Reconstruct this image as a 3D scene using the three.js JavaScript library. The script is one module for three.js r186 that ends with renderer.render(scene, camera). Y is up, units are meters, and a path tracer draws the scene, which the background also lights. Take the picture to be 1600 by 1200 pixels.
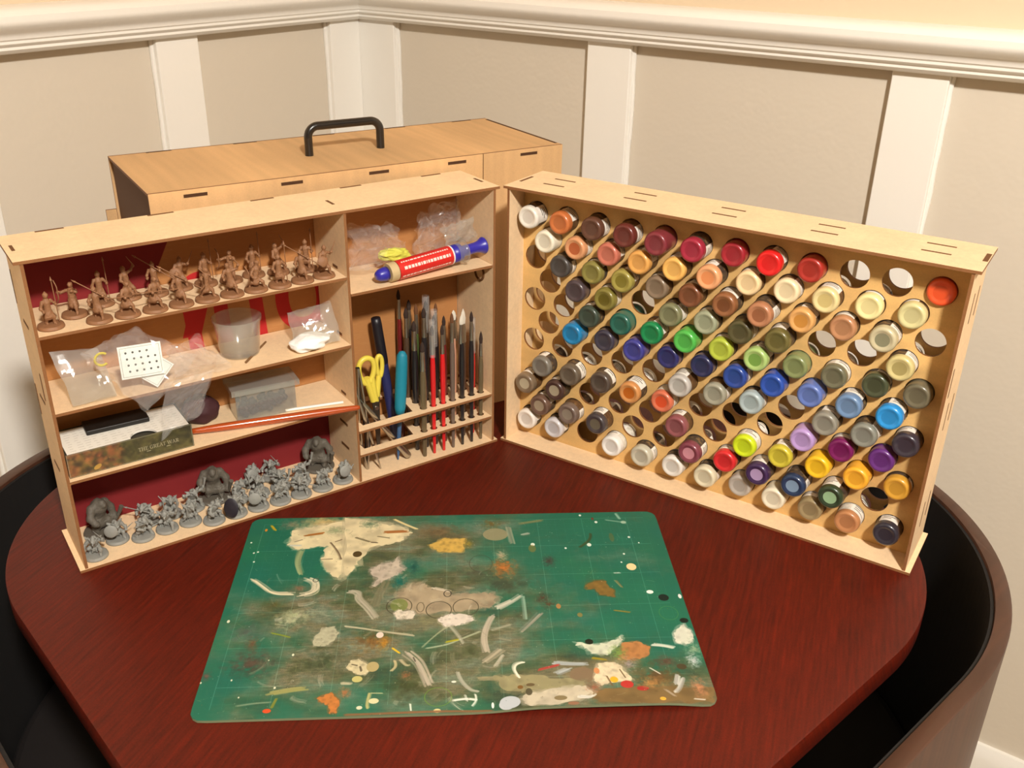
import * as THREE from 'three';
import { mergeGeometries, mergeVertices, toCreasedNormals } from 'three/addons/utils/BufferGeometryUtils.js';
import { RoundedBoxGeometry } from 'three/addons/geometries/RoundedBoxGeometry.js';
import { ImprovedNoise } from 'three/addons/math/ImprovedNoise.js';

// ------------------------------------------------------------------ camera, light, exposure
const TY = 0.74;                                   // height of the table top above the floor
const scene = new THREE.Scene();
scene.background = new THREE.Color(0x000000);
const camera = new THREE.PerspectiveCamera(43.25, 4 / 3, 0.02, 20);
camera.position.set(0, TY + 0.6134, 0);
camera.rotation.order = 'YXZ';
camera.rotation.x = -0.4532;
camera.rotation.z = 0.0176;
const renderer = new THREE.WebGLRenderer({ antialias: true });
renderer.toneMapping = THREE.LinearToneMapping;
renderer.toneMappingExposure = 1.0;
renderer.shadowMap.enabled = true;
const LAMP = new THREE.Vector3(0.46, TY + 1.58, 0.66), LAMP_POWER = 18.6;
const LAMP_COLOR = new THREE.Color().setRGB(1.0, 0.945, 0.86);

// ------------------------------------------------------------------ helpers
let seedState = 1234567;
const seed = (s) => { seedState = s >>> 0; };
const rnd = () => { seedState = (Math.imul(seedState, 1664525) + 1013904223) >>> 0; return seedState / 4294967296; };
const rr = (a, b) => a + (b - a) * rnd();
const perlin = new ImprovedNoise();
const noise = (x, y, z = 0) => perlin.noise(x, y, z);
const used = new Map();
function numbered(n) { const k = used.get(n) || 0; used.set(n, k + 1); return k ? `${n}_${String(k).padStart(3, '0')}` : n; }
function tag(o, label, category, group) { o.userData.label = label; o.userData.category = category; if (group) o.userData.group = group; return o; }
function thing(name, label, category, pos, turn = 0, group) {
  const o = new THREE.Group(); o.name = numbered(name); o.position.copy(pos); o.rotation.y = turn; scene.add(o);
  return tag(o, label, category, group);
}
function part(name, geo, mat, parent, label) {
  const m = new THREE.Mesh(geo, mat); m.name = name; m.castShadow = m.receiveShadow = true; parent.add(m);
  if (label) m.userData.label = label;
  return m;
}
function structure(name, geo, mat, parent = scene) {
  const m = geo ? new THREE.Mesh(geo, mat) : new THREE.Group(); m.name = name; m.castShadow = m.receiveShadow = true;
  if (parent === scene) m.userData.kind = 'structure';
  parent.add(m); return m;
}
const V = (x, y, z) => new THREE.Vector3(x, y, z);
const box = (w, h, d, x = 0, y = 0, z = 0) => new THREE.BoxGeometry(w, h, d).translate(x, y, z);
const rbox = (w, h, d, r, x = 0, y = 0, z = 0, s = 2) => new RoundedBoxGeometry(w, h, d, s, r).translate(x, y, z);
function tube(a, b, r0, r1 = r0, seg = 12) {        // straight tapered bar from a to b
  const d = b.clone().sub(a), L = d.length();
  const g = new THREE.CylinderGeometry(r1, r0, L, seg, 1);
  g.translate(0, L / 2, 0).applyQuaternion(new THREE.Quaternion().setFromUnitVectors(V(0, 1, 0), d.normalize()));
  return g.translate(a.x, a.y, a.z);
}
function lathe(pts, seg = 28) { return new THREE.LatheGeometry(pts.map(([r, y]) => new THREE.Vector2(r, y)), seg); }
const merge = (list) => mergeGeometries(list.map((g) => (g.index ? g.toNonIndexed() : g)));
function metresUV(g, s = 1) {                        // box projection: uv in metres
  const n = g.index ? g.toNonIndexed() : g, p = n.attributes.position, nn = n.attributes.normal, uv = [];
  for (let i = 0; i < p.count; i++) {
    const ax = Math.abs(nn.getX(i)), ay = Math.abs(nn.getY(i)), az = Math.abs(nn.getZ(i));
    const x = p.getX(i), y = p.getY(i), z = p.getZ(i);
    if (ay >= ax && ay >= az) uv.push(x * s, z * s); else if (az >= ax) uv.push(x * s, y * s); else uv.push(z * s, y * s);
  }
  n.setAttribute('uv', new THREE.Float32BufferAttribute(uv, 2)); return n;
}
// a laser-cut board: faces across `axis` keep the sheet colour, the cut edges are scorched
const EDGE = [0.30, 0.17, 0.09];
function board(w, h, d, axis, x = 0, y = 0, z = 0, edge = EDGE) {
  const g = metresUV(box(w, h, d)), n = g.attributes.normal, c = [];
  for (let i = 0; i < n.count; i++) { const f = Math.abs(n.getComponent(i, axis)) > 0.5; c.push(...(f ? [1, 1, 1] : edge)); }
  g.setAttribute('color', new THREE.Float32BufferAttribute(c, 3));
  return g.translate(x, y, z);
}
function scorch(g, axis, edge = EDGE) {
  const n = g.attributes.normal, c = [];
  for (let i = 0; i < n.count; i++) { const f = Math.abs(n.getComponent(i, axis)) > 0.5; c.push(...(f ? [1, 1, 1] : edge)); }
  g.setAttribute('color', new THREE.Float32BufferAttribute(c, 3)); return g;
}
function canvasTex(w, h, draw, srgb = true) {
  const c = document.createElement('canvas'); c.width = w; c.height = h; const x = c.getContext('2d'); draw(x, w, h);
  const t = new THREE.CanvasTexture(c); if (srgb) t.colorSpace = THREE.SRGBColorSpace; t.wrapS = t.wrapT = THREE.RepeatWrapping; return t;
}
function noiseTex(n, rgb, metres, fn, srgb = true) { // tileable-enough procedural colour, n x n pixels covering `metres`
  const data = new Uint8Array(n * n * 4);
  for (let j = 0; j < n; j++) for (let i = 0; i < n; i++) {
    const k = (j * n + i) * 4, f = fn(i / n, j / n);
    for (let c = 0; c < 3; c++) data[k + c] = Math.max(0, Math.min(255, rgb[c] * f + (c === 0 ? 0 : 0)));
    data[k + 3] = 255;
  }
  const t = new THREE.DataTexture(data, n, n); t.magFilter = THREE.LinearFilter; t.minFilter = THREE.LinearMipmapLinearFilter; t.generateMipmaps = true;
  t.wrapS = t.wrapT = THREE.MirroredRepeatWrapping; if (srgb) t.colorSpace = THREE.SRGBColorSpace; t.repeat.set(1 / metres, 1 / metres); t.needsUpdate = true; return t;
}
const std = (o) => new THREE.MeshStandardMaterial(o);
const phys = (o) => new THREE.MeshPhysicalMaterial(o);
const srgb = (r, g, b) => new THREE.Color().setRGB(r / 255, g / 255, b / 255, THREE.SRGBColorSpace);

// ------------------------------------------------------------------ materials
seed(7);
const grainSpeck = Array.from({ length: 4096 }, () => rnd());
const speck = (i, j) => grainSpeck[((i * 73 + j * 179 + i * j * 7) & 4095)];
const mdfTex = noiseTex(512, [234, 203, 163], 0.35, (u, v) => 1 + 0.035 * noise(u * 9, v * 9, 1) + 0.03 * noise(u * 60, v * 60, 2) + 0.05 * (speck(u * 512 | 0, v * 512 | 0) - 0.5));
const plyTex = noiseTex(512, [204, 164, 116], 0.45, (u, v) => 1 + 0.10 * noise(u * 5 + 0.7 * noise(u * 3, v * 2, 8), v * 1.1, 4) + 0.05 * noise(u * 46, v * 3, 5) + 0.04 * (speck(u * 512 | 0, v * 512 | 0) - 0.5));
const rackTex = noiseTex(512, [216, 174, 110], 0.5, (u, v) => 1 + 0.13 * noise(u * 4 + noise(u * 3, v * 3, 3), v * 7, 6) + 0.05 * noise(u * 9, v * 60, 5) + 0.04 * (speck(u * 512 | 0, v * 512 | 0) - 0.5));
const tableTex = noiseTex(1024, [84, 20, 5], 0.6, (u, v) => 1 + 0.07 * noise(u * 6, v * 1.2, 1) + 0.16 * noise(u * 170, v * 7, 2) + 0.16 * noise(u * 320, v * 22, 3) + 0.22 * (speck(u * 1024 | 0, v * 1024 | 0) - 0.5));
const tableBump = noiseTex(512, [128, 128, 128], 0.3, (u, v) => 1 + 0.5 * noise(u * 90, v * 4, 2) + 0.35 * noise(u * 180, v * 9, 3), false);
const chairTex = noiseTex(512, [70, 42, 29], 0.4, (u, v) => 1 + 0.2 * noise(u * 60, v * 3, 2) + 0.1 * noise(u * 5, v * 1, 3));
const wallBump = noiseTex(512, [128, 128, 128], 0.6, (u, v) => 1 + 0.35 * noise(u * 40, v * 40, 1) + 0.3 * noise(u * 90, v * 90, 2), false);
const carpetTex = noiseTex(512, [176, 156, 122], 0.5, (u, v) => 1 + 0.12 * noise(u * 80, v * 80, 1) + 0.2 * (speck(u * 512 | 0, v * 512 | 0) - 0.5));

const M = {
  mdf: std({ map: mdfTex, vertexColors: true, roughness: 0.75 }),
  ply: std({ map: plyTex, vertexColors: true, roughness: 0.6 }),
  rack: std({ map: rackTex, vertexColors: true, roughness: 0.7 }),
  scorched: std({ color: srgb(104, 66, 30), roughness: 0.85 }),
  groove: std({ color: srgb(70, 42, 18), roughness: 0.9 }),
  table: phys({ map: tableTex, bumpMap: tableBump, bumpScale: 0.0002, roughness: 0.5, specularIntensity: 0.6 }),
  chairWood: phys({ map: chairTex, roughness: 0.45, clearcoat: 0.2, clearcoatRoughness: 0.3 }),
  darkEnd: std({ color: srgb(84, 52, 24), roughness: 0.8 }),
  shade: std({ color: srgb(120, 116, 110), roughness: 0.6, side: THREE.DoubleSide }),
  lining: std({ color: srgb(14, 11, 11), roughness: 0.75 }),
  seat: std({ color: srgb(22, 16, 15), roughness: 0.7 }),
  white: phys({ color: srgb(246, 243, 236), roughness: 0.38, bumpMap: wallBump, bumpScale: 0.0004 }),
  beige: std({ color: srgb(217, 207, 191), roughness: 0.8, bumpMap: wallBump, bumpScale: 0.0008 }),
  upper: std({ color: srgb(222, 201, 172), roughness: 0.85, bumpMap: wallBump, bumpScale: 0.0008 }),
  plain: std({ color: srgb(150, 132, 112), roughness: 0.9 }),
  ceiling: std({ color: srgb(206, 198, 186), roughness: 0.95 }),
  carpet: std({ map: carpetTex, roughness: 1 }),
  blackMetal: phys({ color: srgb(26, 22, 20), roughness: 0.28, clearcoat: 0.4 }),
  steel: std({ color: srgb(190, 186, 178), metalness: 1, roughness: 0.28 }),
  darkSteel: std({ color: srgb(110, 106, 100), metalness: 1, roughness: 0.4 }),
  film: phys({ color: 0xffffff, transmission: 0.93, roughness: 0.035, thickness: 0, ior: 1.5, side: THREE.DoubleSide }),
  milky: phys({ color: srgb(240, 240, 236), transmission: 0.88, roughness: 0.12, thickness: 0, ior: 1.5, side: THREE.DoubleSide }),
};

// ------------------------------------------------------------------ room: corner at C, walls turned by A
const C = V(-0.303, 0, -1.9541), A = 0.6121, ROOM = 5.0, ROOM_H = 2.46;
const e1 = V(Math.cos(A), 0, Math.sin(A)), e2 = V(-Math.sin(A), 0, Math.cos(A));
function inRoom(o) { o.position.copy(C); o.rotation.y = -A; return o; }
inRoom(structure('floor', metresUV(box(ROOM + 0.3, 0.1, ROOM + 0.3, ROOM / 2, -0.05, ROOM / 2)), M.carpet));
inRoom(structure('ceiling', box(ROOM + 0.3, 0.1, ROOM + 0.3, ROOM / 2, ROOM_H + 0.05, ROOM / 2), M.ceiling));
inRoom(structure('wall_front', box(0.12, ROOM_H, ROOM + 0.24, ROOM + 0.06, ROOM_H / 2, ROOM / 2), M.plain));
inRoom(structure('wall_back', box(ROOM + 0.24, ROOM_H, 0.12, ROOM / 2, ROOM_H / 2, ROOM + 0.06), M.plain));
const RAIL = TY + 0.433, SPLIT = RAIL + 0.03, BASE_TOP = TY - 0.61;
const wr = inRoom(structure('wall_right', null));
structure('lower_wall', metresUV(box(ROOM, SPLIT, 0.12, ROOM / 2, SPLIT / 2, -0.06)), M.beige, wr);
structure('upper_wall', metresUV(box(ROOM, ROOM_H - SPLIT, 0.12, ROOM / 2, (ROOM_H + SPLIT) / 2, -0.06)), M.upper, wr);
const wl = inRoom(structure('wall_left', null));
structure('lower_wall', metresUV(box(0.12, SPLIT, ROOM + 0.12, -0.06, SPLIT / 2, ROOM / 2 - 0.06)), M.beige, wl);
structure('upper_wall', metresUV(box(0.12, ROOM_H - SPLIT, ROOM + 0.12, -0.06, (ROOM_H + SPLIT) / 2, ROOM / 2 - 0.06)), M.upper, wl);
const stileH = RAIL + 0.01 - BASE_TOP;
function stile(a, b, left) {
  const w = b - a, g = metresUV(rbox(left ? 0.014 : w, stileH, left ? w : 0.014, 0.002, left ? 0.007 : (a + b) / 2, BASE_TOP + stileH / 2, left ? (a + b) / 2 : 0.007));
  const st = structure('stile', g, M.white, left ? wl : wr);
  // hand-run filler bead beside the stile, a little wavy
  const pts = [], n = 60, s = a > 0.02 ? b : b;
  seed(91 + Math.round(a * 1000));
  for (let i = 0; i <= n; i++) { const q = s + 0.001 + 0.0022 * noise(i * 0.35, a * 20, left ? 3 : 7); const y = BASE_TOP + stileH * i / n; pts.push(left ? V(0.002, y, q) : V(q, y, 0.002)); }
  structure('filler_bead', new THREE.TubeGeometry(new THREE.CatmullRomCurve3(pts), 120, 0.004, 6), M.white, st);
}
for (const [a, b] of [[0, 0.1], [0.517, 0.597], [1.0, 1.075], [1.48, 1.558], [1.96, 2.04]]) stile(a, b, false);
for (const [a, b] of [[0.014, 0.09], [0.384, 0.463], [0.752, 0.83], [1.12, 1.2], [1.5, 1.58]]) stile(a, b, true);
const railProfile = [[0, -0.003], [0.024, -0.003], [0.027, -0.001], [0.0295, 0.0025], [0.029, 0.0062], [0.0325, 0.008], [0.0345, 0.0108], [0.0338, 0.0142], [0.037, 0.0165], [0.0385, 0.021], [0.042, 0.025], [0.049, 0.029], [0.055, 0.0345], [0.0575, 0.041], [0.056, 0.0475], [0.050, 0.0528], [0.041, 0.056], [0.028, 0.0575], [0, 0.0575]];
function railGeo(profile, len) {                    // profile (out from wall, up), extruded along +z
  const s = new THREE.Shape(profile.map(([n, y]) => new THREE.Vector2(n, y)));
  return toCreasedNormals(new THREE.ExtrudeGeometry(s, { depth: len, bevelEnabled: false }), 0.6);
}
function flip(g) {                                   // turn the faces round after a mirror
  const m = g.index ? g.toNonIndexed() : g;
  for (const a of Object.values(m.attributes)) for (let i = 0; i < a.count; i += 3) for (let c = 0; c < a.itemSize; c++) { const p = a.array[(i + 1) * a.itemSize + c]; a.array[(i + 1) * a.itemSize + c] = a.array[(i + 2) * a.itemSize + c]; a.array[(i + 2) * a.itemSize + c] = p; }
  return m;
}
inRoom(structure('trim_1', railGeo(railProfile, ROOM).translate(0, RAIL, 0), M.white));                                                           // left wall
inRoom(structure('trim_2', flip(railGeo(railProfile, ROOM).scale(1, 1, -1).rotateY(-Math.PI / 2)).translate(0, RAIL, 0), M.white));   // right wall
const baseProfile = [[0, 0], [0.016, 0], [0.016, BASE_TOP - 0.025], [0.012, BASE_TOP - 0.012], [0.007, BASE_TOP], [0, BASE_TOP]];
inRoom(structure('baseboard_left', railGeo(baseProfile, ROOM), M.white));
inRoom(structure('baseboard_right', flip(railGeo(baseProfile, ROOM).scale(1, 1, -1).rotateY(-Math.PI / 2)), M.white));

// ------------------------------------------------------------------ ceiling lamp (above the frame)
{
  const t = thing('ceiling_lamp', 'round frosted globe ceiling lamp hanging above the table', 'lamp', V(LAMP.x, ROOM_H, LAMP.z));
  const drop = ROOM_H - LAMP.y;
  part('ceiling_rose', lathe([[0, 0], [0.06, 0], [0.06, -0.012], [0.02, -0.03], [0, -0.03]].reverse()), M.white, t);
  part('stem', tube(V(0, -0.03, 0), V(0, -drop + 0.07, 0), 0.008), M.steel, t);
  const globe = part('globe', new THREE.SphereGeometry(0.084, 32, 20).translate(0, -drop, 0), std({ color: 0xffffff, emissive: LAMP_COLOR, emissiveIntensity: 6, roughness: 0.5 }), t);
  globe.castShadow = false;
  part('shade', lathe([[0.012, 0.10], [0.05, 0.098], [0.095, 0.075], [0.125, 0.035], [0.135, 0.0], [0.132, 0.0], [0.122, 0.034], [0.093, 0.072], [0.05, 0.094], [0.012, 0.096]], 36).translate(0, -drop, 0), M.shade, t);
  const lamp = new THREE.PointLight(LAMP_COLOR, LAMP_POWER, 0, 2);
  lamp.name = 'lamp_light'; lamp.position.set(0, -drop, 0); lamp.castShadow = true; lamp.shadow.radius = 4.2; lamp.shadow.mapSize.set(2048, 2048); t.add(lamp);
}

// ------------------------------------------------------------------ dining table and chairs
const T = { x: -0.0475, z: -0.8972, a: 0.8279, s: 0.8423, r: 0.2551 };
function roundedSquare(half, r) {
  const s = new THREE.Shape(), k = half - r;
  s.moveTo(-k, -half); s.lineTo(k, -half); s.absarc(k, -k, r, -Math.PI / 2, 0); s.lineTo(half, k); s.absarc(k, k, r, 0, Math.PI / 2); s.lineTo(-k, half); s.absarc(-k, k, r, Math.PI / 2, Math.PI); s.lineTo(-half, -k); s.absarc(-k, -k, r, Math.PI, 1.5 * Math.PI);
  return s;
}
{
  const t = thing('dining_table', 'dark reddish brown wooden dining table with rounded corners', 'table', V(T.x, 0, T.z), -T.a);
  const bev = 0.0018, g = new THREE.ExtrudeGeometry(roundedSquare(T.s / 2 - bev, T.r - bev), { depth: 0.026 - 2 * bev, bevelEnabled: true, bevelSize: bev, bevelThickness: bev, bevelSegments: 2, curveSegments: 40 });
  g.rotateX(-Math.PI / 2).translate(0, TY - 0.026 + bev, 0);
  const grain = metresUV(toCreasedNormals(g, 0.5)); { const uv = grain.attributes.uv; const c = Math.cos(0.5), s = Math.sin(0.5); for (let i = 0; i < uv.count; i++) { const x = uv.getX(i), y = uv.getY(i); uv.setXY(i, x * c - y * s, x * s + y * c); } }
  part('table_top', grain, M.table, t);
  for (const [w, d, x, z] of [[0.5, 0.02, 0, 0.3], [0.5, 0.02, 0, -0.3], [0.02, 0.5, 0.3, 0], [0.02, 0.5, -0.3, 0]]) part('apron', metresUV(box(w, 0.07, d, x, TY - 0.061, z)), M.table, t);
  for (const sx of [-1, 1]) for (const sz of [-1, 1]) part('leg', metresUV(rbox(0.05, TY - 0.026, 0.05, 0.006, (sx + sz) * 0.18, (TY - 0.026) / 2, (sx - sz) * 0.18)), M.table, t);
}
function chair(su, sv, label, rise, gap) {                      // wraps the table corner (su, sv); local axes = table axes
  const t = thing('dining_chair', label, 'chair', V(T.x, 0, T.z), -T.a, 'dining chairs wrapped round the table corners');
  const k = T.s / 2 - T.r, path = (off) => {
    const R = T.r + off, pts = [];
    for (let i = 0; i <= 16; i++) pts.push([k + R, -0.02 + (k + 0.02) * i / 16]);
    for (let i = 1; i <= 40; i++) { const q = i / 40 * Math.PI / 2; pts.push([k + R * Math.cos(q), k + R * Math.sin(q)]); }
    for (let i = 1; i <= 16; i++) pts.push([k - (k + 0.02) * i / 16, k + R]);
    return pts.map(([u, v]) => [u * su, v * sv]);
  };
  const inner = path(gap), outer = path(gap + 0.0125), n = inner.length, top = TY + rise, bot = TY - 0.40;
  const shape = new THREE.Shape([...inner.map((q) => new THREE.Vector2(q[0], -q[1])), ...outer.slice().reverse().map((q) => new THREE.Vector2(q[0], -q[1]))]);
  const g = new THREE.ExtrudeGeometry(shape, { depth: top - bot - 0.003, bevelEnabled: true, bevelSize: 0.0015, bevelThickness: 0.0015, bevelSegments: 2 }).rotateX(-Math.PI / 2).translate(0, bot + 0.0015, 0);
  part('backrest_shell', metresUV(toCreasedNormals(g, 0.5)), M.chairWood, t);
  const lin = path(gap - 0.005), lo_ = path(gap - 0.0017), li = new THREE.Shape([...lin.map((q) => new THREE.Vector2(q[0], -q[1])), ...lo_.slice().reverse().map((q) => new THREE.Vector2(q[0], -q[1]))]);
  part('inner_lining', new THREE.ExtrudeGeometry(li, { depth: top - bot - 0.012, bevelEnabled: false }).rotateX(-Math.PI / 2).translate(0, bot + 0.008, 0), M.lining, t, 'black leather lining');
  const so = path(0.045).map(([u, v]) => [Math.sign(u || su) === su ? su * Math.max(0.05, u * su) : su * 0.05, Math.sign(v || sv) === sv ? sv * Math.max(0.05, v * sv) : sv * 0.05]), seatShape = new THREE.Shape([new THREE.Vector2(0.05 * su, -0.05 * sv), ...so.map((q) => new THREE.Vector2(q[0], -q[1]))]);
  const sg = new THREE.ExtrudeGeometry(seatShape, { depth: 0.035, bevelEnabled: true, bevelSize: 0.012, bevelThickness: 0.012, bevelSegments: 3 }).rotateX(-Math.PI / 2).translate(0, 0.40, 0);
  part('seat', sg, M.seat, t);
  const legs = [[k + T.r + 0.025, 0.075], [0.075, k + T.r + 0.025], [k + 0.707 * (T.r + 0.04), k + 0.707 * (T.r + 0.04)], [0.12, 0.12]];
  for (const [u, v] of legs) part('leg', tube(V(u * su, 0, v * sv), V(u * su, 0.40, v * sv), 0.013, 0.018), M.chairWood, t);
}
chair(1, -1, 'dark bentwood tub chair wrapped round table corner beside the paint rack', 0.012, 0.062);
chair(-1, 1, 'dark bentwood tub chair wrapped round table corner beside the figurine case', -0.0015, 0.067);

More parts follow.
